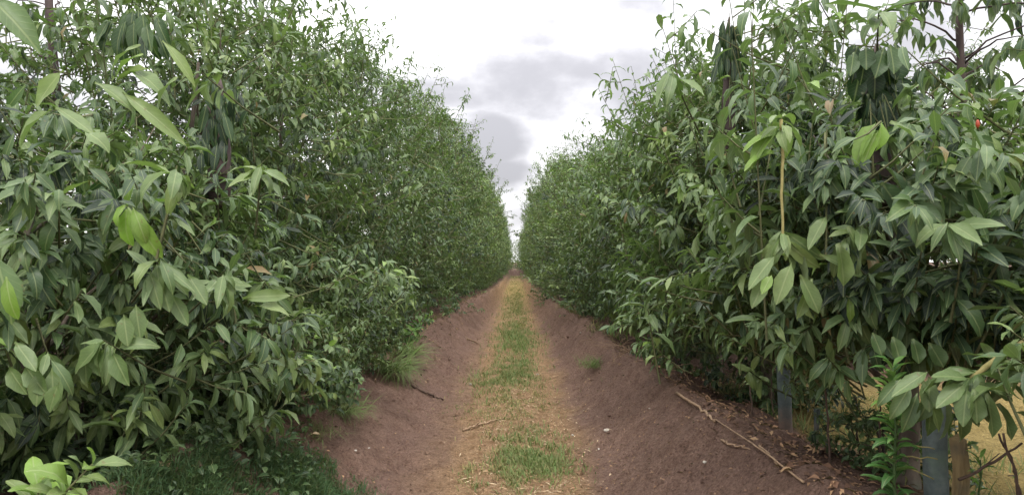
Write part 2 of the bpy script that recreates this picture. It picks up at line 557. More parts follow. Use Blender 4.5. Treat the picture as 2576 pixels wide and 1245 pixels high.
# ------------------------------------------------------------------ ground
def geom(a, b, r):
    n = int(math.log(b / a) / math.log(1 + r)) + 1
    return a * (b / a) ** (np.arange(n + 1) / n)


YS = np.concatenate((np.arange(-12, 1.5, 0.75), np.arange(1.5, 3.0, 0.06), geom(3.0, 45, 0.0095), geom(45, 170, 0.05)[1:], geom(170, 1500, 0.3)[1:]))


def soil_cols(x, y):
    ax = np.abs(x)
    jit = 0.16 * fbm(x * 3, y * 2.2, 71, 3)
    # tan worn strip down the middle, the smooth wheel side on the left paler
    och = np.clip(1 - smooth((ax + jit - 0.40) / 0.34), 0, 1)
    och = np.maximum(och, 0.35 * (1 - smooth((np.abs(x + 0.62) + jit * .6) / 0.3)))
    far = smooth((y - 14) / 20)
    och = np.maximum(och, far * (1 - smooth((ax + jit - 0.75) / 0.4)))
    # bare tan field right of the right-hand row, close to the camera
    och = np.maximum(och, 0)
    left = x < 0
    c = np.where(left, crest(y, -1), crest(y, 1))
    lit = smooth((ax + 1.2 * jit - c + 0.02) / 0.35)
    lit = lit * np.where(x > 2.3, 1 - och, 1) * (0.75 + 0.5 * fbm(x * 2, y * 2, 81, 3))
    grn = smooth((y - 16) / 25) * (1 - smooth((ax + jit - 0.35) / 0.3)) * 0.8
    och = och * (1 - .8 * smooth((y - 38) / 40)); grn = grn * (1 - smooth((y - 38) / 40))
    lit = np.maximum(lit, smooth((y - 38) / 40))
    tan = smooth((x + jit * 2 - 2.0) / 0.35) * smooth((8.0 - y) / 2.0)
    lit = lit * (1 - tan); grn = np.maximum(grn, tan)
    z = np.zeros_like(x)
    return np.stack((np.clip(och, 0, 1), np.clip(lit, 0, 1), np.clip(grn, 0, 1), z + 1), -1)


def sheet(name, xs_list):
    B_v, B_f, B_c, n = [], [], [], 0
    for xs in xs_list:
        X, Y = np.meshgrid(xs, YS)
        x, y = X.ravel(), Y.ravel()
        z = ground_z(x, y)
        z = np.where(y > 170, z * np.clip((400 - y) / 230, 0, 1), z)
        nx, ny = len(xs), len(YS)
        i = np.arange(ny - 1)[:, None] * nx; j = np.arange(nx - 1)[None]
        f = np.stack((i + j, i + j + 1, i + nx + j + 1, i + nx + j), -1).reshape(-1, 4)
        B_v.append(np.stack((x, y, z), -1)); B_f.append(f + n); B_c.append(soil_cols(x, y)); n += len(x)
    me = raw_mesh(name, np.vstack(B_v), np.vstack(B_f), cols=np.vstack(B_c))
    return link(name, me, M_SOIL, kind='structure')


sheet('dirt_path', [np.linspace(-0.75, 0.7, 36)])
sheet('earth_bank', [np.linspace(-2.6, -0.75, 48)])
sheet('earth_bank', [np.linspace(0.7, 2.6, 50)])
outer = 2.6 + np.concatenate((np.linspace(0, 4, 18), geom(4.6, 900, 0.35)))
sheet('ground', [-outer[::-1], outer])


# ------------------------------------------------------------------ leaves
def leaf_template(rows, widths, bend, fold, wave=0.0):
    """leaf along +Y of length 1, full width 1 at the widest; triangles"""
    rows = np.asarray(rows, float); w = np.asarray(widths, float)
    ts = np.linspace(0, 1, 41)
    ang = -bend * ts ** 1.3
    yy = np.concatenate(([0], np.cumsum(np.cos(ang[:-1])))) / 40
    zz = np.concatenate(([0], np.cumsum(np.sin(ang[:-1])))) / 40
    y = np.interp(rows, ts, yy); z = np.interp(rows, ts, zz)
    v, uv, idx = [], [], []
    for k, t in enumerate(rows):
        if w[k] < 1e-6:
            idx.append((len(v),)); v.append((0, y[k], z[k], 0)); uv.append((.5, t))
        else:
            idx.append((len(v), len(v) + 1, len(v) + 2))
            wv = wave * math.sin(t * 9 + bend * 3)
            v += [(-.5 * w[k], y[k], z[k], fold * .5 * w[k] + wv), (0, y[k], z[k], 0), (.5 * w[k], y[k], z[k], fold * .5 * w[k] - wv)]
            uv += [(.5 - .5 * w[k], t), (.5, t), (.5 + .5 * w[k], t)]
    f = []
    for a, b in zip(idx[:-1], idx[1:]):
        if len(a) == 1 and len(b) == 3:
            f += [(a[0], b[1], b[0]), (a[0], b[2], b[1])]
        elif len(a) == 3 and len(b) == 1:
            f += [(a[0], a[1], b[0]), (a[1], a[2], b[0])]
        else:
            f += [(a[0], a[1], b[1]), (a[0], b[1], b[0]), (a[1], a[2], b[2]), (a[1], b[2], b[1])]
    return np.array(v), np.array(f), np.array(uv)


BENDS = (0.35, 0.75, 1.2, 1.8)
FOLDS = (0.42, 0.70, 0.30, 0.55)
T_HI = [leaf_template((0, .07, .25, .5, .75, .92, 1), (.05, .12, .72, 1.0, .78, .34, 0), b, f, 0.11) for b, f in zip(BENDS, FOLDS)]
T_MID = [leaf_template((0, .3, .65, 1), (0, .85, .92, 0), b, f) for b, f in zip(BENDS, FOLDS)]
T_LOW = [leaf_template((0, .48, 1), (0, 1.0, 0), b, f) for b, f in zip(BENDS, FOLDS)]
T_HEART = [leaf_template((0, .02, .14, .36, .62, .85, 1), (.05, .45, .88, 1.0, .72, .3, 0), b, f, 0.03) for b, f in zip(BENDS, FOLDS)]
T_BLADE = [leaf_template((0, .5, 1), (.6, .9, 0), b, 0.3) for b in BENDS]


class Leaves:
    def __init__(s):
        s.P, s.D, s.N, s.L, s.W, s.B, s.T, s.F = [], [], [], [], [], [], [], []

    def add(s, P, D, N, L, W, B, T, force=False):
        P = np.atleast_2d(P); n = len(P)
        s.P.append(P); s.D.append(np.broadcast_to(D, (n, 3))); s.N.append(np.broadcast_to(N, (n, 3)))
        for lst, q in ((s.L, L), (s.W, W), (s.B, B), (s.T, T), (s.F, force)):
            lst.append(np.broadcast_to(q, (n,)))

    def arrays(s):
        P, D, N = (np.vstack(q) for q in (s.P, s.D, s.N))
        Y = norm(D); Z = norm(N - Y * np.sum(N * Y, 1, keepdims=True)); X = np.cross(Y, Z)
        return dict(P=P, X=X, Y=Y, Z=Z, L=np.concatenate(s.L), W=np.concatenate(s.W), B=np.concatenate(s.B).astype(int),
                    T=np.concatenate(s.T), F=np.concatenate(s.F).astype(bool))


def leaves_mesh(name, A, sel, templates):
    vs, fs, uvs, ts, n = [], [], [], [], 0
    for b in range(4):
        k = np.where(sel & (A['B'] == b))[0]
        if len(k) == 0: continue
        tv, tf, tu = templates[b]
        w = (A['W'] * A['L'])[k][:, None, None]; l = A['L'][k][:, None, None]
        v = (A['P'][k][:, None] + A['X'][k][:, None] * (tv[None, :, 0:1] * w) + A['Y'][k][:, None] * (tv[None, :, 1:2] * l)
             + A['Z'][k][:, None] * (tv[None, :, 2:3] * l * 0.95 + tv[None, :, 3:4] * w))
        nv = len(tv)
        vs.append(v.reshape(-1, 3)); fs.append((tf[None] + (np.arange(len(k)) * nv)[:, None, None]).reshape(-1, 3) + n)
        uvs.append(np.tile(tu, (len(k), 1))); ts.append(np.repeat(A['T'][k], nv)); n += nv * len(k)
    return raw_mesh(name, np.vstack(vs), np.vstack(fs), np.vstack(uvs), np.concatenate(ts))


_LM = {}


def single_leaf_mesh(b, w, tint, heart=False, mat=None):
    """shared leaf mesh: bend, width ratio and tint in coarse steps"""
    key = (b, round(w * 20), round(tint * 50), heart, mat.name)
    if key not in _LM:
        v, f, u = (T_HEART if heart else T_HI)[b]
        wq = round(w * 20) / 20
        v = np.stack((v[:, 0] * wq, v[:, 1], v[:, 2] * .95 + v[:, 3] * wq), -1)
        me = raw_mesh('leaf', v, f, u, np.full(len(v), round(tint * 50) / 50 if tint > .05 or tint < .035 else .06))
        me.materials.append(mat)
        _LM[key] = me
    return _LM[key]


def leaf_objects(A, idx, parent, mat, heart=False):
    for i in idx:
        me = single_leaf_mesh(int(A['B'][i]), float(A['W'][i]), float(A['T'][i]), heart, mat)
        o = bpy.data.objects.new('leaf', me)
        COL.objects.link(o)
        o.parent = parent
        L = float(A['L'][i])
        X, Y, Z, P = A['X'][i], A['Y'][i], A['Z'][i], A['P'][i]
        o.matrix_local = Matrix(((X[0] * L, Y[0] * L, Z[0] * L, P[0]), (X[1] * L, Y[1] * L, Z[1] * L, P[1]),
                                 (X[2] * L, Y[2] * L, Z[2] * L, P[2]), (0, 0, 0, 1)))


def tint_rand(rng, n, lo=0.12, hi=0.85, young=0.02, old=0.006):
    t = lo + (hi - lo) * rng.beta(2.0, 2.0, n)
    u = rng.random(n)
    t = np.where(u < young, rng.uniform(0.93, 1.0, n), t)
    return np.where(u > 1 - old, rng.uniform(0, 0.03, n), t)


# ------------------------------------------------------------------ trees
def prof(t, top):
    t = np.clip(t, 0, 1)
    lo = smooth(t / 0.22) * 0.22 + 0.78
    hi = np.sqrt(np.clip(1 - ((t - 0.45) / 0.60) ** 2, 0.02, 1)) if top == 'round' else np.clip(1 - np.clip((t - 0.35) / 0.68, 0, 1) ** 1.7, 0.05, 1)
    return lo * np.where(t > 0.4, hi, 1)


def grow(seed, H, R, zb, n_shoot, per, leaf_len, top='round', tint=(0.12, 0.85), leaders=6, W=(0.22, 0.32), young=0.02, inner=0.5, leaf_w_far=1.0, droop=1.0, bt=1.45, lobes=1.0, tvar=.15):
    """crown of one tree in its own coordinates: leaf list and twig polylines"""
    rng = np.random.default_rng(seed)
    LV = Leaves(); twigs = []
    n = n_shoot
    t = rng.beta(1.15, bt, n)
    z = zb + (H - zb) * t
    th = rng.uniform(0, 2 * PI, n)
    ph = rng.uniform(0, 6.28, 4)
    lob = 1 + lobes * (0.17 * np.sin(3 * th + ph[0] + 3.2 * t * H) + 0.13 * np.sin(5 * th + ph[1] - 2.1 * z) + 0.10 * np.sin(2 * th + ph[2] + 5 * z))
    r = R * prof(t, top) * lob * (1 - inner * rng.random(n) ** 2.2) * rng.uniform(0.93, 1.08, n)
    tip = np.stack((r * np.cos(th), r * np.sin(th), z), -1)
    outw = np.stack((np.cos(th), np.sin(th), np.zeros(n)), -1)
    al = np.radians(rng.normal(28, 24, n)) + (t > 0.75) * np.radians(25) - (t < 0.2) * np.radians(25)
    d = outw * np.cos(al)[:, None]; d[:, 2] += np.sin(al)
    d = norm(d + rng.normal(0, 0.25, (n, 3)))
    sl = rng.uniform(0.28, 0.55, n) * (leaf_len / 0.17)
    base = tip - d * sl[:, None]
    # leaders that stand clear of the crown
    if leaders:
        lt = rng.uniform(0, 2 * PI, leaders); lr = R * rng.uniform(0.1, 0.95, leaders)
        lb = np.stack((lr * np.cos(lt), lr * np.sin(lt), H - rng.uniform(0.25, 0.8, leaders) - 0.35 * H * (lr / R) ** 2), -1)
        ld = norm(np.stack((np.cos(lt) * .35, np.sin(lt) * .35, np.ones(leaders)), -1) + rng.normal(0, .15, (leaders, 3)))
        ll = rng.uniform(0.45, 1.45, leaders)
        for k in range(leaders):
            twigs.append((lb[k], lb[k] + ld[k] * ll[k]))
            m = rng.integers(8, 15)
            s = np.linspace(0.25, 1.0, m)
            p = lb[k] + ld[k] * (ll[k] * s)[:, None]
            az = np.arange(m) * 2.4 + rng.uniform(0, 6)
            a = norm(np.cross(ld[k], (0.3, 0.9, 0.2))); b = np.cross(ld[k], a)
            dd = norm(ld[k] * 0.3 + a * np.cos(az)[:, None] + b * np.sin(az)[:, None] + np.array((0, 0, -0.35 * droop)))
            LV.add(p, dd, ld[k] + np.array((0, 0, .3)), leaf_len * rng.uniform(.7, 1.05, m), rng.uniform(.24, .34, m) * leaf_w_far,
                   rng.integers(1, 4, m), tint_rand(rng, m, *tint, young))
        for k in range(leaders * 3):
            q = k % leaders
            p0 = lb[q] + ld[q] * ll[q] * rng.uniform(.2, .85)
            az = rng.uniform(0, 6.28); L2 = rng.uniform(.25, .6) * (leaf_len / .16)
            d2 = norm(np.array((math.cos(az), math.sin(az), rng.uniform(.1, .9))))
            twigs.append((p0, p0 + d2 * L2))
            m = rng.integers(7, 12)
            s = np.linspace(.3, 1.0, m)
            a = norm(np.cross(d2, (.3, .2, .9))); b = np.cross(d2, a)
            az = np.arange(m) * 2.4
            dd = norm(d2 * .45 + (a * np.cos(az)[:, None] + b * np.sin(az)[:, None]) * .7 + np.array((0, 0, -.55 * droop)))
            LV.add(p0 + d2 * (L2 * s)[:, None], dd, d2 * .5 + np.array((0, 0, .6)), leaf_len * rng.uniform(.7, 1.15, m), rng.uniform(.2, .32, m) * leaf_w_far,
                   rng.integers(1, 4, m), tint_rand(rng, m, *tint, young))
    twigs += list(zip(base, tip))
    # leaves, spiralled along the outer part of each shoot, whorled at the tip
    k = np.repeat(np.arange(n), per)
    j = np.tile(np.arange(per), n)
    m = n * per
    s = 1 - 0.72 * (j / per) ** 1.2 * rng.uniform(.7, 1.1, m)
    P = base[k] + (tip - base)[k] * s[:, None]
    az = j * 2.399 + rng.uniform(0, 6.28, n)[k] + rng.normal(0, .55, m)
    ref = np.where(np.abs(d[:, 2:3]) > 0.8, np.array((1.0, 0, 0)), np.array((0, 0, 1.0)))
    a = norm(np.cross(d, ref)); b = np.cross(d, a)
    spread = 0.45 + 0.65 * (j / per)
    D = d[k] * 0.75 + (a[k] * np.cos(az)[:, None] + b[k] * np.sin(az)[:, None]) * spread[:, None]
    D[:, 2] -= droop * rng.uniform(0.15, 1.05, m)
    D = norm(D)
    Nn = norm(d[k] * 0.75 + np.array((0, 0, 0.8)) + rng.normal(0, .30, (m, 3)))
    flip = np.abs(np.sum(D * Nn, 1)) > 0.93
    Nn[flip] = outw[k][flip]
    sh = (rng.normal(0, tvar, n) + tvar * 1.2 * np.sin(2 * th + 3 * z + ph[3]))[k]
    T = np.clip(tint_rand(rng, m, *tint, young) + sh, 0.06, 0.92)
    ys = rng.random(m) < young * .6
    T = np.where(ys, rng.uniform(.94, 1, m), T)
    T = np.where(rng.random(m) < .007, rng.uniform(0, .03, m), T)
    LV.add(P, D, Nn, leaf_len * rng.uniform(.50, 1.22, m) * (1 - .25 * (1 - j / per)), rng.uniform(*W, m) * leaf_w_far, rng.integers(0, 4, m), T)
    return LV, twigs


def twig_mesh(twigs, rad=0.004, sides=3):
    B0 = np.array([q[0] for q in twigs]); B1 = np.array([q[1] for q in twigs])
    n = len(B0)
    d = norm(B1 - B0); a = norm(np.cross(d, (0.37, 0.9, 0.21))); b = np.cross(d, a)
    mid = (B0 + B1) / 2 - np.array((0, 0, 1.0)) * np.linalg.norm(B1 - B0, axis=1)[:, None] * 0.04
    ang = np.arange(sides) * 2 * PI / sides
    ring = a[:, None] * np.cos(ang)[None, :, None] + b[:, None] * np.sin(ang)[None, :, None]
    v = np.concatenate((B0[:, None] + ring * rad * 1.5, mid[:, None] + ring * rad * 1.1, B1[:, None] + ring * rad * .6), 1)
    j = np.arange(sides); j2 = (j + 1) % sides
    q = np.vstack([np.stack((r * sides + j, r * sides + j2, (r + 1) * sides + j2, (r + 1) * sides + j), -1) for r in (0, 1)])
    f = (q[None] + (np.arange(n) * 3 * sides)[:, None, None]).reshape(-1, 4)
    return raw_mesh('twig_spray', v.reshape(-1, 3), f)


def trunk_and_limbs(root, seed, H, R, zb, r0, mat, n_limb=7):
    rng = np.random.default_rng(seed + 900)
    h = H * 0.8
    n = 9
    t = np.linspace(0, 1, n)
    pts = np.stack((0.10 * np.sin(t * 5 + seed) * t, 0.10 * np.sin(t * 4 + seed * 2) * t, -0.12 + (h + .12) * t), -1)
    rad = r0 * (1 - 0.78 * t); rad[0] = r0 * 1.45; rad[1] *= 1.05
    v, f, c = tube(pts, rad, 9, 0.10, seed)
    link('trunk', raw_mesh('trunk', v, np.vstack((to_tris(f), c))), mat, root)
    for k in range(n_limb):
        s = rng.uniform(0.18, 0.85) if k > 1 else 0.25 + .1 * k
        p0 = np.array([np.interp(s, t, pts[:, q]) for q in range(3)])
        th = k * 2.4 + rng.uniform(-.4, .4)
        L = R * rng.uniform(.6, .9) * (1 - .35 * s)
        p1 = p0 + np.array((math.cos(th) * L, math.sin(th) * L, L * rng.uniform(.45, 1.1)))
        pp = curve_pts(p0, p1, -0.08 * L, 6, 0.03 * L, seed + k)
        rr = np.interp(s, t, rad) * 0.55 * np.linspace(1, .25, 6)
        v, f, c = tube(pp, rr, 6, 0.08, k)
        link('limb', raw_mesh('limb', v, np.vstack((to_tris(f), c))), mat, root)


NEAR = []      # (root, LeafList arrays, templates)


def near_tree(name, x, y, seed, H, R, zb, n_shoot, per, leaf_len, label, group, r0=0.055, hero=None, mat=None, **kw):
    z = gz(x, y) - 0.02
    root = empty(name, (x, y, z), label, 'tree', group)
    LV, tw = grow(seed, H, R, zb, n_shoot, per, leaf_len, **kw)
    if hero: hero(LV, tw, np.array((x, y, z)))
    trunk_and_limbs(root, seed, H, R, zb, r0, mat or M_BARK)
    me = twig_mesh(tw, 0.0045)
    link('twig_spray', me, M_TWIG, root, 'stuff')
    A = LV.arrays()
    # foliage thins out in front of the leaf-draped stems
    c = A['P'] + A['Y'] * (A['L'] * .5)[:, None] + np.array((x, y, z))
    dd = np.maximum(c[:, 1], .2); uu = c[:, 0] / dd * 1700 + 1297; vv = 657 - (c[:, 2] - 1.6) / dd * 1700
    keep = np.ones(len(dd), bool)
    for (u0, v0, u1, v1, far_) in ((2150, 90, 2270, 310, 3.3), (495, 185, 600, 365, 4.3), (1808, 40, 1872, 175, 5.1), (2130, 295, 2330, 405, 2.83), (1850, 305, 1990, 405, 2.88)):
        keep &= A['F'] | ~((uu > u0) & (uu < u1) & (vv > v0) & (vv < v1) & (dd < far_))
    for q in A: A[q] = A[q][keep]
    NEAR.append((root, A, y))
    return root


def hl(LV, o, items, tint, L=None, force=True, nrm=(0, -.55, .85), W=None, bend=None, seed=0):
    """hand-placed leaves: (base px, base py, tip px, tip py, width px, depth[, depth of tip])"""
    r = np.random.default_rng(seed + 5)
    for it in items:
        bx, by, tx, ty, w, d = it[:6]
        d2 = it[6] if len(it) > 6 else d - 0.03
        p = at(bx, by, d); q = at(tx, ty, d2)
        l = np.linalg.norm(q - p)
        ww = w / 1700 * d / l
        b = int(r.integers(0, 3)) if bend is None else bend
        LV.add(p - o, q - p, np.array(nrm) + r.normal(0, .18, 3), l * (1.03, 1.06, 1.13, 1.25)[b], min(ww, 0.75), b,
               min(1, max(0, tint + r.normal(0, .05))) if tint < .93 else r.uniform(.95, 1), force)


def whorl(LV, tw, o, base, tip, n, L, tint, W=0.40, droop=0.55, seed=0, force=True, along=0.35):
    """a stout shoot with a whorl of leaves at its tip"""
    r = np.random.default_rng(seed)
    base = np.asarray(base) - o; tip = np.asarray(tip) - o
    d = norm(tip - base)
    a = norm(np.cross(d, (0.2, 0.3, 0.95))); b = np.cross(d, a)
    j = np.arange(n)
    s = 1 - along * (j / n)
    az = j * 2.399 + r.uniform(0, 6) + r.normal(0, .5, n)
    sp = (0.5 + 0.7 * j / n) * r.uniform(.6, 1.25, n)
    D = d * 0.45 + (a * np.cos(az)[:, None] + b * np.sin(az)[:, None]) * sp[:, None]
    D[:, 2] -= droop * r.uniform(.3, 1.9, n)
    t = np.clip(tint + r.normal(0, .08, n), 0.08, 0.92)
    LV.add(base + (tip - base) * s[:, None], norm(D), norm(d * .6 + np.array((0, -.35, .8)) + r.normal(0, .3, (n, 3))), L * r.uniform(.5, 1.15, n),
           .70 * W * r.uniform(.75, 1.15, n), r.integers(0, 4, n), t, force)
    for k in range(2):
        tw.append((base, tip))


# --- the nearest trees of both rows, each its own crown
def hero_l0(LV, tw, o):
    hl(LV, o, [(-50, -20, 78, 88, 66, 2.2), (-20, 640, 40, 800, 60, 2.1)], 0.5, seed=1)
    hl(LV, o, [(12, 695, 20, 800, 34, 2.0)], 0.97, seed=2)
    hl(LV, o, [(60, 915, 112, 992, 44, 2.5), (20, 920, 60, 990, 40, 2.5), (130, 925, 138, 1030, 40, 2.55), (100, 930, 90, 1020, 38, 2.5),
               (35, 860, 90, 925, 36, 2.45), (150, 960, 120, 1035, 36, 2.5)], 0.72, bend=0, seed=3)


def hero_l1(LV, tw, o):
    hl(LV, o, [(400, 98, 486, 190, 30, 2.9), (345, 108, 232, 150, 36, 2.85), (352, 132, 255, 160, 30, 2.8), (370, 170, 270, 180, 34, 2.8),
               (300, 165, 425, 205, 40, 2.8), (150, 172, 72, 258, 46, 2.7), (230, 205, 330, 255, 38, 2.75), (300, 230, 448, 336, 34, 2.75),
               (120, 272, 8, 350, 38, 2.65), (130, 268, 225, 322, 34, 2.65), (440, 190, 350, 260, 36, 2.8), (205, 330, 265, 350, 38, 2.6)], 0.84, seed=4)
    whorl(LV, tw, o, at(700, 330, 3.1), at(500, 178, 2.95), 9, 0.19, 0.72, seed=21)
    tw.append((at(390, 650, 2.75) - o, at(440, 415, 2.75) - o)); tw.append((at(391, 650, 2.75) - o, at(441, 415, 2.75) - o))
    whorl(LV, tw, o, at(395, 640, 2.85), at(440, 425, 2.75), 12, 0.20, 0.74, seed=22, along=.15)
    hl(LV, o, [(318, 520, 388, 640, 46, 2.7), (315, 525, 300, 615, 36, 2.74), (330, 520, 362, 600, 32, 2.68), (310, 515, 270, 560, 28, 2.72)], 0.96, bend=2, seed=5)
    tw.append((at(395, 640, 2.85) - o, at(316, 518, 2.71) - o))
    whorl(LV, tw, o, at(640, 590, 3.3), at(655, 410, 3.2), 14, 0.20, 0.78, seed=23, along=.2)
    whorl(LV, tw, o, at(330, 760, 3.0), at(400, 650, 2.8), 16, 0.19, 0.72, seed=24)
    whorl(LV, tw, o, at(460, 800, 3.2), at(560, 690, 3.0), 14, 0.17, 0.65, seed=25)
    hl(LV, o, [(340, 765, 352, 852, 40, 2.8), (375, 680, 400, 775, 36, 2.8), (400, 700, 425, 780, 40, 2.85), (310, 790, 320, 868, 40, 2.75),
               (262, 858, 178, 935, 46, 2.7), (240, 862, 246, 945, 38, 2.72), (282, 880, 318, 968, 46, 2.68), (430, 740, 470, 815, 36, 2.9),
               (470, 690, 520, 760, 36, 2.9), (215, 880, 215, 960, 36, 2.74)], 0.70, bend=0, seed=6)
    whorl(LV, tw, o, at(470, 960, 3.1), at(260, 855, 2.7), 10, 0.17, 0.66, seed=26, along=.2)
    whorl(LV, tw, o, at(90, 800, 2.6), at(130, 915, 2.6), 8, 0.16, 0.62, seed=27)
    whorl(LV, tw, o, at(300, 960, 3.4), at(560, 800, 3.4), 9, 0.15, 0.45, seed=28, along=.6)


def hero_l2(LV, tw, o):
    # sheaf of leaves round a stem, hollow shade put into their dark tint, and a big dark clump above
    r = np.random.default_rng(8)
    for k in range(46):
        px = 545 + r.normal(0, 24); py = 190 + 190 * r.random()
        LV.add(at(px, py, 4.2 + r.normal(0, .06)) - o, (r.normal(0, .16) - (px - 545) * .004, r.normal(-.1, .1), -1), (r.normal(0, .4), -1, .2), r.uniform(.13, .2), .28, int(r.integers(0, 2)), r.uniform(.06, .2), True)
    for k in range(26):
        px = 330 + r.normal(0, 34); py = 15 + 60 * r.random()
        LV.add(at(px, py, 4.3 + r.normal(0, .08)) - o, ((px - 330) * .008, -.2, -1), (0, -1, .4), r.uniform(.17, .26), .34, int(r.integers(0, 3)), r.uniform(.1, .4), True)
    whorl(LV, tw, o, at(620, 640, 4.0), at(690, 740, 3.6), 12, 0.16, 0.7, seed=31)
    hl(LV, o, [(610, 750, 722, 738, 34, 3.5), (640, 770, 720, 760, 26, 3.5)], 0.86, seed=9)


def hero_r0(LV, tw, o):
    whorl(LV, tw, o, at(2600, 835, 2.2), at(2425, 950, 2.25), 28, 0.175, 0.66, seed=41, along=.18, droop=.5)
    hl(LV, o, [(2430, 950, 2345, 935, 34, 2.2), (2420, 960, 2350, 1015, 40, 2.2), (2425, 970, 2410, 1065, 46, 2.18), (2440, 975, 2455, 1060, 44, 2.16),
               (2470, 985, 2500, 1095, 50, 2.15), (2455, 960, 2545, 1000, 40, 2.2), (2500, 1010, 2545, 1100, 46, 2.2), (2450, 940, 2560, 930, 34, 2.25),
               (2520, 905, 2600, 950, 46, 2.2), (2530, 960, 2600, 1030, 48, 2.2), (2330, 930, 2240, 985, 36, 2.35), (2330, 945, 2330, 1030, 42, 2.35),
               (2310, 950, 2370, 1080, 40, 2.35)], 0.66, bend=0, seed=10)
    hl(LV, o, [(2300, 985, 2268, 1082, 36, 2.42), (2325, 985, 2345, 1098, 40, 2.42), (2365, 990, 2392, 1100, 38, 2.42), (2285, 965, 2235, 1045, 34, 2.42),
               (2345, 960, 2310, 1060, 38, 2.4), (2395, 1000, 2430, 1110, 36, 2.42), (2260, 950, 2205, 1010, 32, 2.45)], 0.55, bend=1, seed=20)
    whorl(LV, tw, o, at(2580, 600, 2.4), at(2440, 560, 2.4), 12, 0.15, 0.4, seed=42)


def hero_r1(LV, tw, o):
    hl(LV, o, [(2205, 308, 2142, 398, 44, 2.8), (2216, 306, 2220, 374, 32, 2.8), (2210, 330, 2168, 402, 36, 2.78)], 0.97, bend=1, seed=11)
    hl(LV, o, [(2240, 306, 2325, 352, 40, 2.8), (2290, 360, 2330, 430, 36, 2.8)], 0.84, bend=0, seed=12)
    hl(LV, o, [(2215, 460, 2270, 530, 56, 2.75), (2165, 470, 2130, 540, 44, 2.75), (2285, 455, 2320, 535, 56, 2.8), (2340, 465, 2350, 550, 50, 2.8),
               (2385, 460, 2395, 545, 52, 2.8), (2425, 470, 2440, 560, 52, 2.8), (2360, 420, 2400, 480, 50, 2.75), (2310, 400, 2350, 470, 48, 2.75),
               (2450, 430, 2480, 500, 44, 2.7), (2400, 380, 2450, 430, 44, 2.7)], 0.34, bend=0, nrm=(0, -1, .3), seed=13)
    # leaf-draped stem; near-black leaf tints paint the shade of the hollow
    r = np.random.default_rng(18)
    for k in range(64):
        px = 2208 + r.normal(0, 27); py = 105 + 200 * r.random()
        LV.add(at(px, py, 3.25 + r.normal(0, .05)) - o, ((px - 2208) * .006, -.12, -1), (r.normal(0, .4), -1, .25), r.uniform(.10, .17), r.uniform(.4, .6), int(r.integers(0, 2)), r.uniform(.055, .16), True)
    hl(LV, o, [(2180, 118, 2185, 170, 44, 3.1), (2225, 118, 2210, 190, 46, 3.1), (2240, 112, 2258, 180, 46, 3.1), (2150, 130, 2145, 185, 36, 3.1)], 0.3, bend=0, nrm=(0, -1, .4), seed=14)
    whorl(LV, tw, o, at(2210, 130, 3.2), at(2215, 20, 3.1), 10, 0.22, 0.6, seed=43, droop=.25)
    whorl(LV, tw, o, at(2300, 480, 2.9), at(2120, 600, 2.7), 13, 0.17, 0.72, seed=44)
    whorl(LV, tw, o, at(2350, 600, 2.9), at(2180, 740, 2.8), 12, 0.16, 0.5, seed=45)
    hl(LV, o, [(2240, 845, 2262, 905, 40, 2.6), (2290, 850, 2310, 910, 40, 2.6), (2330, 860, 2370, 920, 42, 2.6), (2190, 835, 2215, 890, 36, 2.6)], 0.5, bend=0, nrm=(0, -1, .3), seed=15)


def hero_r2(LV, tw, o):
    whorl(LV, tw, o, at(1968, 330, 2.95), at(1968, 610, 2.8), 24, 0.19, 0.80, seed=51, along=.12, droop=.42)
    hl(LV, o, [(1960, 312, 1882, 400, 36, 2.85), (1978, 315, 1985, 392, 24, 2.82), (1960, 380, 1870, 402, 30, 2.85), (1960, 335, 1870, 355, 24, 2.85)], 0.95, bend=1, seed=16)
    hl(LV, o, [(2010, 690, 2062, 785, 40, 2.7), (2105, 612, 2130, 715, 60, 2.65), (1990, 660, 1950, 760, 44, 2.7), (1950, 640, 1880, 720, 40, 2.75),
               (2060, 640, 2180, 690, 34, 2.7), (2130, 570, 2170, 640, 40, 2.7), (2080, 540, 2030, 620, 34, 2.75), (2140, 520, 2240, 600, 36, 2.7),
               (2040, 700, 2010, 800, 34, 2.75), (1930, 690, 1890, 770, 38, 2.8), (2150, 690, 2230, 730, 30, 2.7)], 0.78, bend=0, seed=17)
    hl(LV, o, [(1940, 690, 1915, 735, 26, 2.7)], 0.97, bend=0, seed=18)
    r = np.random.default_rng(19)
    for k in range(40):  # sheaf tinted near black, standing in for the shade of a hollow
        px = 1838 + r.normal(0, 20); py = 40 + 120 * r.random()
        LV.add(at(px, py, 5.0 + r.normal(0, .06)) - o, ((px - 1838) * .01, -.1, -1), (r.normal(0, .4), -1, .25), r.uniform(.12, .2), .26, int(r.integers(0, 3)), r.uniform(.055, .18), True)
    tw.append((at(1838, 320, 5.0) - o, at(1838, 30, 5.0) - o))
    whorl(LV, tw, o, at(1969, 420, 2.82), at(1969, 292, 2.82), 8, 0.15, 0.8, seed=56, along=.3, droop=.6)
    whorl(LV, tw, o, at(2000, 860, 3.4), at(1900, 800, 3.2), 12, 0.15, 0.55, seed=52)
    whorl(LV, tw, o, at(2050, 800, 3.4), at(2020, 900, 3.3), 12, 0.15, 0.5, seed=53)
    whorl(LV, tw, o, at(1760, 330, 3.6), at(1690, 170, 3.4), 12, 0.22, 0.70, seed=54, droop=.7)
    whorl(LV, tw, o, at(2000, 1000, 4.2), at(1880, 930, 4.0), 12, 0.14, 0.82, seed=55)


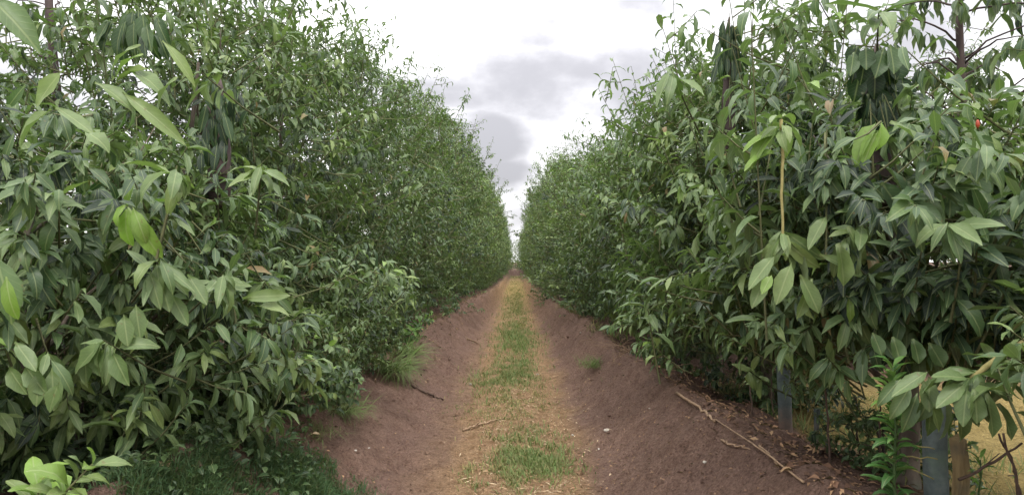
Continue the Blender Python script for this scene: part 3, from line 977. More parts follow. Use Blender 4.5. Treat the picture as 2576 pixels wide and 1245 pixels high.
GL, GR = 'trees in the left row', 'trees in the right row'
near_tree('leafy_tree', -2.95, 1.9, 101, 1.7, 1.05, 0.15, 460, 13, 0.19,
          'low leafy tree cut by the left edge, its big leaves hanging nearest the camera', GL, hero=hero_l0, r0=.045, leaders=0)
near_tree('leafy_tree', -2.85, 4.0, 102, 2.15, 1.4, 0.15, 860, 13, 0.19,
          'leafy tree at left front with one bright green young leaf at its middle', GL, hero=hero_l1, leaders=2)
near_tree('leafy_tree', -3.0, 6.1, 103, 3.75, 1.45, 0.6, 900, 13, 0.17,
          'tall leafy tree with a dark sheaf of hanging leaves, behind the bright young leaf', GL, hero=hero_l2, leaders=26, W=(.23, .33), bt=1.75, lobes=1.6)
near_tree('leafy_tree', -2.95, 8.3, 104, 4.25, 1.5, 0.5, 1000, 13, 0.165,
          'tall leafy tree of the left row above the bushy low shrubs on the bank', GL, leaders=32, W=(.23, .33), bt=1.75, lobes=1.6)
near_tree('leafy_tree', -2.85, 10.6, 105, 4.6, 1.5, 0.4, 1000, 12, 0.155,
          'tall leafy tree whose thin top sprigs curl against the sky left of the clouds', GL, leaders=32, W=(.23, .33), bt=1.75, lobes=1.6)
near_tree('leafy_tree', -2.75, 12.9, 106, 4.8, 1.5, 0.15, 1000, 12, 0.145,
          'dark green leafy tree above the glossy fern-like plant on the left bank', GL, leaders=24, tint=(.08, .6))
near_tree('leafy_tree', 2.35, 1.75, 201, 1.6, 0.80, 0.72, 330, 12, 0.155,
          'leafy tree cut by the right edge with a low drooping whorl beside the near post', GR, hero=hero_r0, r0=.04, leaders=6)
near_tree('leafy_tree', 1.98, 3.45, 202, 1.95, 1.0, 0.72, 640, 13, 0.175,
          'leafy tree at right front with bright lime leaves under a dark leaf-draped stem', GR, hero=hero_r1, tint=(.1, .7), leaders=16)
near_tree('leafy_tree', 2.1, 5.7, 203, 3.05, 1.08, 0.55, 800, 13, 0.175,
          'leafy tree with an upright tan stalk ending in a pale whorl of leaves', GR, hero=hero_r2, leaders=30, bt=1.7)
near_tree('leafy_tree', 2.35, 7.9, 204, 3.75, 1.2, 0.7, 900, 13, 0.16,
          'leafy tree of the right row whose dark skirt overhangs the bank', GR, leaders=34, W=(.23, .33), bt=2.1)
near_tree('leafy_tree', 2.3, 10.1, 205, 3.5, 1.25, 0.6, 940, 12, 0.15,
          'leafy tree of the right row behind the bright grass tuft on the bank', GR, leaders=34, W=(.23, .33), bt=2.1)
near_tree('leafy_tree', 2.25, 12.4, 206, 3.4, 1.3, 0.4, 940, 12, 0.145,
          'leafy tree whose drooping sprigs stand out against the grey cloud at right', GR, leaders=34, W=(.23, .33), bt=2.1)

def draped_stem(label_start, px, py0, py1, d, r):  # dark stem added behind the leaves, its colour painting the hollow's shade
    root = [q for q, _, _ in NEAR if q['label'].startswith(label_start)][0]
    a, b = at(px, py1, d), at(px, py0, d)
    v, f, c = tube(curve_pts(a, b, 0, 8, .012, int(px)) - np.array(root.location), r * np.array((1, 1, 1, .95, .9, .8, .55, .12)), 9, .15, 3)
    tag(link('stem', raw_mesh('stem', v, np.vstack((to_tris(f), c))), M_BARK_DARK, root), 'stem painted dark as hollow shade, draped with hanging leaves')


draped_stem('leafy tree at right front', 2210, 110, 520, 3.34, .075)
draped_stem('tall leafy tree with a dark sheaf', 545, 190, 520, 4.3, .07)
draped_stem('leafy tree with an upright tan', 1838, 40, 420, 5.1, .05)

# leaves: those that show largest become leaf objects (up to 300 a tree), the rest one mesh of the tree
allP, allY, own, size = [], [], [], []
for k, (root, A, y) in enumerate(NEAR):
    c = A['P'] + A['Y'] * (A['L'] * .5)[:, None] + np.array(root.location)
    allP.append(c); own.append(np.full(len(c), k)); size.append(A['L'])
C = np.vstack(allP); own = np.concatenate(own); size = np.concatenate(size)
dep = np.maximum(C[:, 1], 0.2)
u = C[:, 0] / dep * 1700 + 1297; v = 657 - (C[:, 2] - 1.6) / dep * 1700
inside = (u > -30) & (u < 2606) & (v > -30) & (v < 1275) & (C[:, 1] > 0.5)
cu = np.clip((u / 14).astype(int) + 3, 0, 200); cv = np.clip((v / 14).astype(int) + 3, 0, 110)
cell = cu * 128 + cv
zb_ = np.full(201 * 128, 1e9)
np.minimum.at(zb_, cell[inside], dep[inside])
score = np.where(inside & (dep < zb_[cell] + 0.10 + 0.012 * dep), size / dep, 0)
start = 0
for k, (root, A, y) in enumerate(NEAR):
    n = len(A['P'])
    s = score[start:start + n].copy(); start += n
    s[A['F']] += 10
    order = np.argsort(-s)[:300]
    order = order[s[order] > 0]
    rest = np.ones(n, bool); rest[order] = False
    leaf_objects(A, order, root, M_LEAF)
    me = leaves_mesh('foliage', A, rest, T_MID)
    link('foliage', me, M_LEAF, root, 'stuff')


# --- trees further down the rows: a few kinds, copied; leaf tints lightened to stand in for light
def proto_tree(name, seed, H, R, zb, n_shoot, per, leaf_len, tmpl, wf, **kw):
    root = empty(name, (0, 0, 0))
    LV, tw = grow(seed, H, R, zb, n_shoot, per, leaf_len, leaf_w_far=wf, **kw)
    trunk_and_limbs(root, seed, H, R, zb, 0.06, M_BARK_DARK, 5)
    A = LV.arrays()
    link('twig_spray', twig_mesh(tw, 0.006), M_TWIG, root, 'stuff')
    link('foliage', leaves_mesh('foliage', A, np.ones(len(A['P']), bool), tmpl), M_LEAF_FAR, root, 'stuff')
    return root


def copy_tree(o):
    c = o.copy(); COL.objects.link(c)
    for ch in o.children:
        d = ch.copy(); COL.objects.link(d); d.parent = c
        d.matrix_parent_inverse = ch.matrix_parent_inverse.copy()
    return c


PROTO_MID = [proto_tree('leafy_tree', 301 + k, 5.6, 1.5, 0.12, 950, 12, 0.14, T_LOW, 1.05, leaders=20, tint=tt, young=yy, lobes=1.5, tvar=.22, W=(.28, .42))
             for k, (tt, yy) in enumerate((((.2, .85), .02), ((.3, .92), .06), ((.35, .95), .10)))]
PROTO_FAR = [proto_tree('leafy_tree', 401 + k, 6.0, 1.6, 0.1, 900, 10, 0.17, T_LOW, 1.15, leaders=14, tint=tt, young=yy, lobes=1.1, tvar=.22)
             for k, (tt, yy) in enumerate((((.3, .92), .05), ((.38, .95), .08)))]
used = set()


def put(protos, k, x, y, h, w, rot, label, group):
    p = protos[k % len(protos)]
    o = p if id(p) not in used else copy_tree(p)
    used.add(id(p))
    o.location = (x, y, gz(x, y) - .03)
    o.rotation_euler = (0, 0, rot)
    o.scale = (w, w, h)
    return tag(o, label, 'tree', group)


def row_x(y, side):
    return side * np.interp(y, (12, 26, 60, 100), (2.7, 2.4, 2.5, 2.7)) if side < 0 else np.interp(y, (12, 26, 60, 100), (2.5, 2.25, 2.45, 2.7))


rr = random.Random(5)
MIDLAB = {
    -1: ['bushy tree of the left row just past the tall trees with sprigs',
         'dark tree of the left row over the shaded gap at the bank top',
         'tree of the left row whose skirt hangs low before the rows close in',
         'rounded tree of the left row with a fine upright top, far along the bank'],
    1: ['pale-topped tree of the right row just past the sprigs against the cloud',
        'tree of the right row above the dead twigs lying on the bank',
        'tree of the right row over a black shaded hollow, before the rows close in',
        'rounded tree of the right row with a ragged sprig leaning over the path']}
for side, g in ((-1, GL), (1, GR)):
    y = 15.2 if side < 0 else 14.7
    i = 0
    while y < 30:
        lab = MIDLAB[side][i] if i < 4 else ('small tree far down the left row, merging with its neighbours' if side < 0 else 'small tree far down the right row, merging with its neighbours')
        h = np.interp(y, (14, 30), (0.88, 1.06) if side < 0 else (.73, .98)) * rr.uniform(.88, 1.10)
        put(PROTO_MID, i + (side > 0), row_x(y, side) + rr.uniform(-.12, .12), y, h, rr.uniform(.95, 1.1), rr.uniform(0, 6.28), lab,
            g if i < 4 else g + ' far down the path')
        y += rr.uniform(2.2, 2.75); i += 1
    while y < 118:
        put(PROTO_FAR, rr.randrange(2), row_x(y, side) + rr.uniform(-.15, .15), y, np.interp(y, (30, 60, 100), (1.04, 1.15, 1.2)) * rr.uniform(.94, 1.07),
            np.interp(y, (30, 100), (1.0, 1.05)) * rr.uniform(.92, 1.05), rr.uniform(0, 6.28),
            'small tree far down the left row, merging with its neighbours' if side < 0 else 'small tree far down the right row, merging with its neighbours',
            g + ' far down the path')
        y += rr.uniform(2.3, 2.8)
for k, (x, y, lab) in enumerate(((-1.75, 124, 'tree closing the far end of the path, left of the bright gap'), (1.55, 127, 'tree closing the far end of the path, right of the bright gap'), (-.05, 152, 'tree standing in line with the path at its far end'))):
    put(PROTO_FAR, k, x, y, 1.0, 1.0, k * 2.0, lab, 'trees at the far end of the path')
# second rows behind
for side, lab, g in ((-1, 'leafy tree standing in the row behind the left row', 'trees in the row behind at left'),
                     (1, 'leafy tree standing in the row behind the right row', 'trees in the row behind at right')):
    y = 8.6
    i = 0
    while y < 26:
        put(PROTO_MID, i, side * (5.6 if side < 0 else 5.3) + rr.uniform(-.15, .15), y, ((0.40 if side < 0 else .66) if i < 2 else .66) * rr.uniform(.95, 1.05), rr.uniform(.8, .95), rr.uniform(0, 6.28), lab, g)
        y += 2.6; i += 1

# bare dark stems that rise above the foliage at both upper corners
def bare_stem(px, d, top_py, label, seed, r0=.05):
    b = at(px, 657, d); x = b[0]
    z = gz(x, d)
    root = empty('slender_tree', (x, d, z), label, 'tree')
    top = at(px, top_py, d)[2] - z
    t = np.linspace(0, 1, 10)
    pts = np.stack((.06 * np.sin(t * 6 + seed), .05 * np.sin(t * 5), -.1 + t * (top + .1)), -1)
    v, f, c = tube(pts, r0 * (1 - .45 * t), 8, .14, seed)
    link('trunk', raw_mesh('trunk', v, np.vstack((to_tris(f), c))), M_BARK_DARK, root)
    r = np.random.default_rng(seed)
    LV = Leaves(); tw = []
    for k in range(30):
        zz = top * r.uniform(.5, .99); th = r.uniform(0, 6.28); L = r.uniform(.35, .8)
        p0 = np.array((0.0, 0, zz)); p1 = p0 + np.array((math.cos(th) * L, math.sin(th) * L, L * r.uniform(-.2, .5)))
        v, f, c = tube(curve_pts(p0, p1, .07, 8, .008, k), .010 * np.linspace(1, .35, 8), 5)
        link('limb', raw_mesh('limb', v, np.vstack((to_tris(f), c))), M_BARK_DARK, root)
        m = 14
        s = np.linspace(.3, 1, m)
        az = np.arange(m) * 2.4
        D = np.stack((np.cos(az), np.sin(az), np.full(m, -1.0)), -1)
        LV.add(p0 + (p1 - p0) * s[:, None], norm(D), np.stack((np.cos(az), np.sin(az), np.ones(m)), -1), r.uniform(.13, .23, m), r.uniform(.24, .34, m), r.integers(0, 4, m), r.uniform(.06, .4, m))
    A = LV.arrays()
    n = len(A['P'])
    leaf_objects(A, range(0, 290), root, M_LEAF)
    link('foliage', leaves_mesh('foliage', A, np.arange(n) >= 290, T_MID), M_LEAF, root, 'stuff')
    return root


bare_stem(128, 6.6, -60, 'dark thin stem with hanging leaves rising at the upper left corner', 61, .06)
bare_stem(2425, 5.4, -60, 'leaning dark stem with drooping dark leaves at the upper right corner', 62, .045)


# ------------------------------------------------------------------ posts and stakes on the right
def support_post(x, y, w, h, label, lean=(0, 0), seed=0):
    z = gz(x, y)
    n, s = 12, 16
    t = np.linspace(0, 1, n)
    ang = np.arange(s) * 2 * PI / s + .2
    r = np.random.default_rng(seed)
    sup = 1 / (np.abs(np.cos(ang)) ** 4 + np.abs(np.sin(ang)) ** 4) ** .25
    rad = w / 2 * (1 + .22 * np.exp(-t * 14))[:, None] * sup[None] * (1 + r.normal(0, .022, (n, s)))
    v = np.stack((rad * np.cos(ang) + lean[0] * t[:, None], rad * np.sin(ang) + lean[1] * t[:, None], np.repeat((-.15 + t * (h + .15))[:, None], s, 1)), -1).reshape(-1, 3)
    i = np.arange(n - 1)[:, None] * s; j = np.arange(s)[None]
    f = np.stack((i + j, i + (j + 1) % s, i + s + (j + 1) % s, i + s + j), -1).reshape(-1, 4)
    v = np.vstack((v, [(lean[0], lean[1], h + .01)]))
    cap = np.stack((np.full(s, len(v) - 1), (n - 1) * s + np.arange(s), (n - 1) * s + (np.arange(s) + 1) % s), -1)
    o = link('support_post', raw_mesh('support_post', v, np.vstack((to_tris(f), cap))), M_POST)
    o.location = (x, y, z)
    return tag(o, label, 'post', 'blue-grey posts of the right row')


support_post(1.88, 4.72, .080, .75, 'slim blue-grey post standing in the open soil under the right row', (-.03, 0), 1)
support_post(1.62, 2.62, .074, .62, 'thick blue-grey post at lower right, cut by the bottom edge', (-.0, .02), 2)


def box_mesh(name, sx, sy, sz, seed=0, jit=.006):
    r = np.random.default_rng(seed)
    n = 5
    t = np.linspace(0, 1, n)
    c = np.array(((-1, -1), (-.8, -1.1), (.8, -1.1), (1, -1), (1, 1), (-1, 1)))
    v = np.concatenate([np.column_stack((c[:, 0] * sx / 2 + r.normal(0, jit, 6), c[:, 1] * sy / 2 + r.normal(0, jit, 6), np.full(6, k * sz) + r.normal(0, jit, 6))) for k in t])
    i = np.arange(n - 1)[:, None] * 6; j = np.arange(6)[None]
    f = to_tris(np.stack((i + j, i + (j + 1) % 6, i + 6 + (j + 1) % 6, i + 6 + j), -1).reshape(-1, 4))
    b = (n - 1) * 6
    cap = np.array([(b, b + k, b + k + 1) for k in range(1, 5)])
    return raw_mesh(name, v, np.vstack((f, cap)), smooth_on=False)


ws = link('wooden_stake', box_mesh('wooden_stake', .04, .05, .50, 3), M_STAKE)
ws.location = (1.86, 2.85, gz(1.86, 2.85) - .05); ws.rotation_euler = (0.03, -.05, .3)
tag(ws, 'split tan wooden stake standing right behind the thick near post', 'stake')
ss = link('short_stake', box_mesh('short_stake', .022, .02, .30, 4, .003), M_POST)
_p = (1.81, 4.12)
ss.location = (*_p, gz(*_p) - .05); ss.rotation_euler = (.02, .05, .4)
tag(ss, 'short pale blue-grey peg sticking out of the soil between the two posts', 'stake')


# ------------------------------------------------------------------ stems, sticks, straw
def stick(name, pts, r0, r1, mat, label, cat='stick', group=None, wig=.008, seed=0, n=9, branch=0):
    pts = [np.asarray(q, float) for q in pts]
    P = np.vstack([curve_pts(pts[k], pts[k + 1], 0, n)[:(None if k == len(pts) - 2 else -1)] for k in range(len(pts) - 1)])
    r = np.random.default_rng(seed)
    P = P + r.normal(0, wig, P.shape) * np.linspace(0, 1, len(P))[:, None] ** .5
    o_ = P[0].copy()
    B = Batch()
    B.tube(P - o_, np.linspace(r0, r1, len(P)), 7, .12, seed)
    for k in range(branch):
        q = P[int(len(P) * (.35 + .5 * k / max(1, branch)))] - o_
        e = q + r.normal(0, 1, 3) * np.array((.07, .07, .02)) + np.array((0, 0, .05))
        B.tube(curve_pts(q, e, 0, 4), np.linspace(r0 * .5, r1 * .5, 4), 5, .1, k)
    o = link(name, B.mesh(name), mat)
    o.location = o_
    return tag(o, label, cat, group)


_DS = np.concatenate((np.arange(2.0, 8, .01), np.arange(8, 24, .03), np.arange(24, 70, .1)))


def on_ground(px, py, h=0.0):
    """the spot of the ground seen at that place"""
    x = (px - 1297) / 1700 * _DS
    z = 1.6 + (657 - py) / 1700 * _DS
    g = ground_z(x, _DS)
    k = int(np.argmax(z <= g)) if np.any(z <= g) else len(_DS) - 1
    return np.array((x[k], _DS[k], g[k] + h))


def gz2(x, y):
    return float(ground_z(np.array([x]), np.array([y]))[0])


stick('fallen_branch', [on_ground(1795, 1062, .03), on_ground(1900, 1135, .035), on_ground(2015, 1218, .015)], .0035, .006, M_STICK,
      'long thin tan branch lying across the soil below the slim post', branch=0, seed=1, wig=.002)
stick('fallen_branch', [on_ground(1700, 992, .02), on_ground(1760, 1035, .03), on_ground(1800, 1066, .01)], .012, .008, M_STICK,
      'grey-brown twig lying along the crest of the right bank', branch=0, seed=2)
stick('fallen_branch', [on_ground(1035, 970, .015), on_ground(1075, 992, .02), on_ground(1115, 1006, .012)], .016, .008, M_STICK_DARK,
      'dark root-like stick lying down the left bank', seed=3, branch=1)
stick('fallen_branch', [on_ground(1165, 1082, .012), on_ground(1215, 1066, .02), on_ground(1265, 1052, .012)], .011, .006, M_STICK,
      'reddish twig lying across the path edge beside the grass', seed=4, branch=1)
stick('fallen_branch', [on_ground(1175, 855, .01), on_ground(1195, 860, .02), on_ground(1212, 868, .01)], .016, .009, M_STICK,
      'small tan stick at the left edge of the path, far ahead', seed=5)
stick('fallen_branch', [on_ground(1812, 1108, .01), on_ground(1830, 1122, .02), on_ground(1880, 1132, .01)], .008, .004, M_STICK,
      'short pale twig beside the long tan branch', seed=6)
stick('fallen_branch', [on_ground(1905, 1120, .01), on_ground(1945, 1160, .02), on_ground(1960, 1180, .01)], .006, .004, M_STICK,
      'thin straight twig lying near the foot of the slim post', seed=7)
for k, (px, py0, py1, d, lab) in enumerate(((1885, 930, 1062, 4.9, 'thin dark dry stem left of the slim post'), (1937, 950, 1060, 5.4, 'finer dark stem just left of the slim post'),
                                            (2075, 940, 1215, 3.7, 'tall thin dark stem right of the short peg'), (2150, 1000, 1130, 3.9, 'thin dark stem among the weeds right of the slim post'),
                                            (2205, 1000, 1180, 3.6, 'dry stem just left of the tall green weed'))):
    a = at(px, py0, d); x = a[0] + .02
    stick('dead_sapling', [(x, d, gz(x, d) - .02), (x - .02, d, (a[2] + gz(x, d)) / 2), a], .007, .004, M_STICK_DARK, lab, 'sapling', seed=20 + k, wig=.006, n=5, branch=1)
for k, (px0, py0, px1, py1, d, lab) in enumerate(((2560, 1270, 2508, 1090, 2.5, 'dark crooked stem before the tan ground, nearest the right edge'),
                                                  (2545, 1190, 2500, 1090, 2.7, 'thin dark stem bowed behind the crooked one'),
                                                  (2400, 1200, 2560, 1110, 2.65, 'dark stem slanting up rightwards across the tan ground'))):
    a, b = at(px0, py0, d), at(px1, py1, d)
    pts = [a, (a + b) / 2 + np.array((.012, 0, 0)), b]
    if k < 2: pts = [np.array((a[0] + .03, d, gz(a[0], d) - .02))] + pts
    stick('dead_shrub', pts, .006, .004, M_STICK_DARK, lab, 'dead shrub', seed=30 + k, wig=.004, n=5, branch=1)
st = at(1968, 300, 2.82); sb = at(1968, 618, 2.8)
for k, (a, b, d, lab) in enumerate((((2290, 1115), (2340, 1121), 2.52, 'uppermost straw lying across the thick near post'), ((2265, 1142), (2345, 1147), 2.52, 'middle straw lying across the thick near post'),
                                    ((2270, 1165), (2340, 1200), 2.52, 'lowest straw slanting across the thick near post'))):
    stick('dry_straw', [at(*a, d), at(*b, d)], .003, .002, M_STALK, lab, 'straw', seed=40 + k, wig=.004, n=5)
stick('bare_stalk', [sb, (st + sb) / 2, st], .0055, .0065, M_STALK, 'upright tan stalk standing over the pale whorl of leaves at right', 'stalk', wig=.003, n=6)
stick('bare_stalk', [at(2430, 952, 2.25), at(2500, 900, 2.22), at(2615, 825, 2.2)], .008, .011, M_STALK, 'yellowish stalk slanting out of the low drooping whorl at right', 'stalk', wig=.003, n=6)


# ------------------------------------------------------------------ stones, fallen leaves
def stone(px, py, size, label, seed, flat=.45):
    p = on_ground(px, py)
    r = np.random.default_rng(seed)
    lat, lon = 5, 8
    v = [(0, 0, -1)]
    for a in range(1, lat):
        for b in range(lon):
            q = a / lat * PI
            v.append((math.sin(q) * math.cos(b * 2 * PI / lon), math.sin(q) * math.sin(b * 2 * PI / lon), -math.cos(q)))
    v.append((0, 0, 1))
    v = np.array(v) * (1 + r.normal(0, .13, (len(v), 1))) * np.array((size * .6, size * .4, size * flat * .5))
    f = []
    for b in range(lon):
        f.append((0, 1 + (b + 1) % lon, 1 + b))
        for a in range(lat - 2):
            i, j = 1 + a * lon + b, 1 + a * lon + (b + 1) % lon
            f += [(i, j, j + lon), (i, j + lon, i + lon)]
        f.append((len(v) - 1, 1 + (lat - 2) * lon + b, 1 + (lat - 2) * lon + (b + 1) % lon))
    o = link('pale_stone', raw_mesh('pale_stone', v, np.array(f), smooth_on=False), M_STONE)
    o.location = p + np.array((0, 0, size * flat * .2)); o.rotation_euler = (r.normal(0, .2), r.normal(0, .2), r.uniform(0, 6))
    return tag(o, label, 'stone', 'pale stones on the soil')


for k, (px, py, s, lab) in enumerate(((1184, 966, .055, 'pale stone at the left tip of the dark path grass'), (1526, 1080, .06, 'pale elongated stone at the foot of the right bank'),
                                      (1530, 1086, .03, 'small pale chip touching the elongated stone on the right bank'), (1770, 1160, .035, 'thin pale chip alone on the bare slope of the right bank'),
                                      (1632, 1025, .022, 'tiny pale chip below the crest of the right bank'), (895, 1132, .032, 'pale round stone on the soil near the bottom left grass'),
                                      (930, 1124, .02, 'tiny pale chip right of the round stone near the grass'), (1505, 1126, .025, 'small pale chip on the path right of the near grass clump'),
                                      (1440, 1092, .03, 'pale flat stone at the right rim of the near grass clump'), (1352, 940, .04, 'pale stone on the path right of the dark grass'),
                                      (1460, 838, .05, 'pale stone in the litter at the foot of the right bank, far ahead'))):
    stone(px, py, s, lab, 70 + k)


def ground_leaf(px, py, L, tint, label, seed):
    p = on_ground(px, py, .012)
    me = single_leaf_mesh(1, .45, tint, False, M_LITTER)
    o = bpy.data.objects.new('fallen_leaf', me); COL.objects.link(o)
    o.location = p; o.rotation_euler = (.15, .1, seed * 1.7); o.scale = (L, L, L)
    return tag(o, label, 'leaf', 'fallen leaves on the soil')


M_YEL = None
ground_leaf(1990, 1184, .07, .72, 'yellowish fallen leaf by the end of the long tan branch', 1)
ground_leaf(2440 - 560, 1105, .08, .72, 'pale fallen leaf on the soil left of the slim post foot', 2)
ground_leaf(780, 1098, .09, .9, 'pale curled fallen leaf on the grass below the left shrubs', 3)
ground_leaf(740, 1106, .10, .85, 'tan fallen leaf lying in the bottom left grass', 4)
ground_leaf(340, 1178, .12, .6, 'brown fallen leaf on the bare soil patch at bottom left', 5)
ground_leaf(410, 1168, .10, .8, 'tan fallen leaf right of the brown one on the bare patch', 6)


# ------------------------------------------------------------------ grass, litter (uncountable)
def blades(clumps, seed, width=.0045, name='grass'):
    """clumps: (x, y, rx, ry, n, height, tint lo, tint hi)"""
    r = np.random.default_rng(seed)
    LV = Leaves()
    for (cx, cy, rx, ry, n, h, t0, t1) in clumps:
        q = r.normal(0, .55, (n, 2)) * np.array((rx, ry))
        x, y = cx + q[:, 0], cy + q[:, 1]
        keep = fbm(x * 7, y * 5, 91, 3) + .25 * noise2(x * 30, y * 30, 92) > r.uniform(-.35, .25, n)
        x, y = x[keep], y[keep]; n = len(x)
        if n == 0: continue
        z = ground_z(x, y) - .004
        az = r.uniform(0, 6.28, n); tilt = r.uniform(.15, .95, n)
        D = np.stack((np.cos(az) * tilt, np.sin(az) * tilt, np.ones(n)), -1)
        N_ = np.stack((-np.cos(az), -np.sin(az), tilt), -1)
        LV.add(np.stack((x, y, z), -1), D, N_, h * r.uniform(.4, 1.25, n), np.clip(width * (1 + cy * .05) / h, .03, .4) * r.uniform(.7, 1.4, n), r.integers(0, 4, n), r.uniform(t0, t1, n))
    A = LV.arrays()
    return leaves_mesh(name, A, np.ones(len(A['P']), bool), T_BLADE)


def ell(px, py, wpx, hpx):
    p = on_ground(px, py)
    a, b = on_ground(px, py - hpx / 2), on_ground(px, min(py + hpx / 2, 1300))
    return p[0], p[1], wpx / 1700 * p[1] / 2, max(.1, abs(a[1] - b[1]) / 2)


def litter(n, xf, yf, L, seed, t=(0, 1), dens=None, W=(.25, .6)):
    r = np.random.default_rng(seed)
    x, y = xf(r, n), yf(r, n)
    if dens is not None:
        k = dens(x, y, r); x, y = x[k], y[k]; n = len(x)
    z = ground_z(x, y) + .004
    az = r.uniform(0, 6.28, n)
    D = np.stack((np.cos(az), np.sin(az), r.normal(0, .25, n)), -1)
    N_ = np.stack((r.normal(0, .35, n), r.normal(0, .35, n), np.ones(n)), -1)
    LV = Leaves(); LV.add(np.stack((x, y, z), -1), D, N_, L * r.uniform(.35, 1.3, n), r.uniform(*W, n), r.integers(0, 3, n), r.uniform(*t, n))
    return LV


def merge(*ls):
    M = Leaves()
    for q in ls:
        for a in ('P', 'D', 'N', 'L', 'W', 'B', 'T', 'F'): getattr(M, a).extend(getattr(q, a))
    return M


G = []
for (px, py, w, h, n, hh, t0, t1) in ((1335, 1140, 170, 110, 3000, .085, .40, .95), (1345, 1160, 110, 50, 900, .10, .5, 1.0), (1255, 1205, 90, 50, 650, .075, .34, .85), (1195, 1180, 60, 60, 350, .07, .3, .8),
                                      (1280, 1010, 200, 80, 2200, .055, .22, .75), (1270, 945, 130, 60, 2600, .095, .45, .95), (1240, 962, 110, 20, 600, .08, .38, .7), (1310, 925, 90, 60, 1500, .10, .5, .95),
                                      (1300, 855, 100, 60, 3400, .13, .62, 1.0), (1290, 825, 80, 30, 1000, .12, .5, .95), (1295, 785, 66, 40, 1500, .14, .4, .95), (1295, 755, 60, 24, 1000, .14, .4, .8),
                                      (1295, 730, 56, 20, 800, .14, .25, .6), (1297, 712, 50, 14, 600, .15, .25, .6), (1297, 697, 44, 12, 600, .18, .3, .7)):
    cx, cy, rx, ry = ell(px, py, w, h)
    G.append((cx, cy, rx * 1.15, ry * 1.15, int(n * 1.6), hh * .85, t0 - .10, t1))
yy = 3.6
rg = random.Random(9)
while yy < 34:                      # thin half-dry growth all along the middle of the path
    G.append((rg.uniform(-.22, .28), yy, rg.uniform(.1, .28), .3, int(60 + yy * 4), .05 + .001 * yy, .05, .62))
    yy += .14 + yy * .012
link('path_grass', blades(G, 3, .0055), M_GRASS, kind='stuff')
G = []
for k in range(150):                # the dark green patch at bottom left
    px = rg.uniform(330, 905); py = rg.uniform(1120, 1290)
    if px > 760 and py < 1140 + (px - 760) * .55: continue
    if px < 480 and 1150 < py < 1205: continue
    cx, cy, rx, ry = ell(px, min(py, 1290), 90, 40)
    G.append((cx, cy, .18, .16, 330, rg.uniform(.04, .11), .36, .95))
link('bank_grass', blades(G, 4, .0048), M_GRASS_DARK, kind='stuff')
LC = litter(7000, lambda r, n: r.uniform(-3.1, -0.95, n), lambda r, n: r.uniform(3.0, 6.8, n), .06, 12, (.08, .55),
            lambda x, y, r: (noise2(x * 2.2, y * 2.2, 95) + .25 * r.random(len(x)) > -.05) & (x < -1.05 - .28 * (y - 3.6) + .2 * noise2(y * 3, x, 96)))
A = LC.arrays(); A['P'][:, 2] += RNG.uniform(.01, .11, len(A['P'])); A['W'] = A['W'] * 1.1
link('ground_cover', leaves_mesh('ground_cover', A, np.ones(len(A['P']), bool), T_MID), M_LEAF, kind='stuff')
G = []
for k in range(60):                 # weeds and thin grass under the right row
    x = rg.uniform(1.9, 3.2); y = rg.uniform(3.3, 7.5)
    if x < 2.1 and y < 4.2: continue
    G.append((x, y, .12, .12, 60, rg.uniform(.08, .2), .25, .9))
for k in range(50):
    y = rg.uniform(7, 18); sd = rg.choice((-1, 1))
    c = float(crest(y, sd))
    G.append((sd * (c + rg.uniform(.0, .5)), y, .15, .2, 70, rg.uniform(.08, .2), .15, .9))
link('undergrowth_grass', blades(G, 5, .005), M_GRASS, kind='stuff')


yg = lambda r, n: 3.4 * (30 / 3.4) ** r.random(n)
LT = merge(
    litter(3000, lambda r, n: r.normal(.45, .2, n), yg, .030, 1, (.35, .95)),
    litter(11000, lambda r, n: r.normal(.06, .24, n), yg, .075, 8, (.4, 1), None, (.04, .11)),           # pale chips down the right side of the path
    litter(2500, lambda r, n: r.normal(0, .30, n), yg, .032, 2, (.2, .9)),
    litter(4200, lambda r, n: r.uniform(-1.6, -.4, n), yg, .022, 3, (0, .8)),
    litter(4600, lambda r, n: r.uniform(.7, 1.5, n), yg, .026, 4, (0, .75)),
    litter(4500, lambda r, n: r.uniform(1.35, 2.25, n), lambda r, n: r.uniform(2.6, 9, n), .055, 5, (0, .75)),  # leaf litter under the right row
    litter(2500, lambda r, n: r.uniform(-3.2, -1.6, n), lambda r, n: r.uniform(3.5, 14, n), .055, 6, (0, .7)),
    litter(3500, lambda r, n: r.choice((-1, 1), n) * r.uniform(1.1, 2.0, n), lambda r, n: r.uniform(8, 26, n), .06, 7, (0, .8)))
A = LT.arrays()
link('leaf_litter', leaves_mesh('leaf_litter', A, np.ones(len(A['P']), bool), T_LOW), M_LITTER, kind='stuff')
# loose clods and crumbs of soil on the banks
def clods(n, seed):
    r = np.random.default_rng(seed)
    y = 3.2 * (22 / 3.2) ** r.random(n); sd = r.choice((-1, 1), n)
    x = sd * r.uniform(.45, 1.75, n)
    sz = np.clip(r.lognormal(-5.1, .6, n), .003, .035)
    z = ground_z(x, y) + sz * .15
    base = np.array(((1, 0, 0), (-1, 0, 0), (0, 1, 0), (0, -1, 0), (0, 0, .8), (0, 0, -.8)), float)
    f = np.array(((0, 2, 4), (2, 1, 4), (1, 3, 4), (3, 0, 4), (2, 0, 5), (1, 2, 5), (3, 1, 5), (0, 3, 5)))
    v = base[None] * sz[:, None, None] * r.uniform(.6, 1.3, (n, 6, 1)) + r.normal(0, .25, (n, 6, 3)) * sz[:, None, None]
    v += np.stack((x, y, z), -1)[:, None]
    ff = (f[None] + (np.arange(n) * 6)[:, None, None]).reshape(-1, 3)
    X, Y = v.reshape(-1, 3)[:, 0], v.reshape(-1, 3)[:, 1]
    return raw_mesh('soil_clods', v.reshape(-1, 3), ff, cols=soil_cols(X, Y), smooth_on=False)


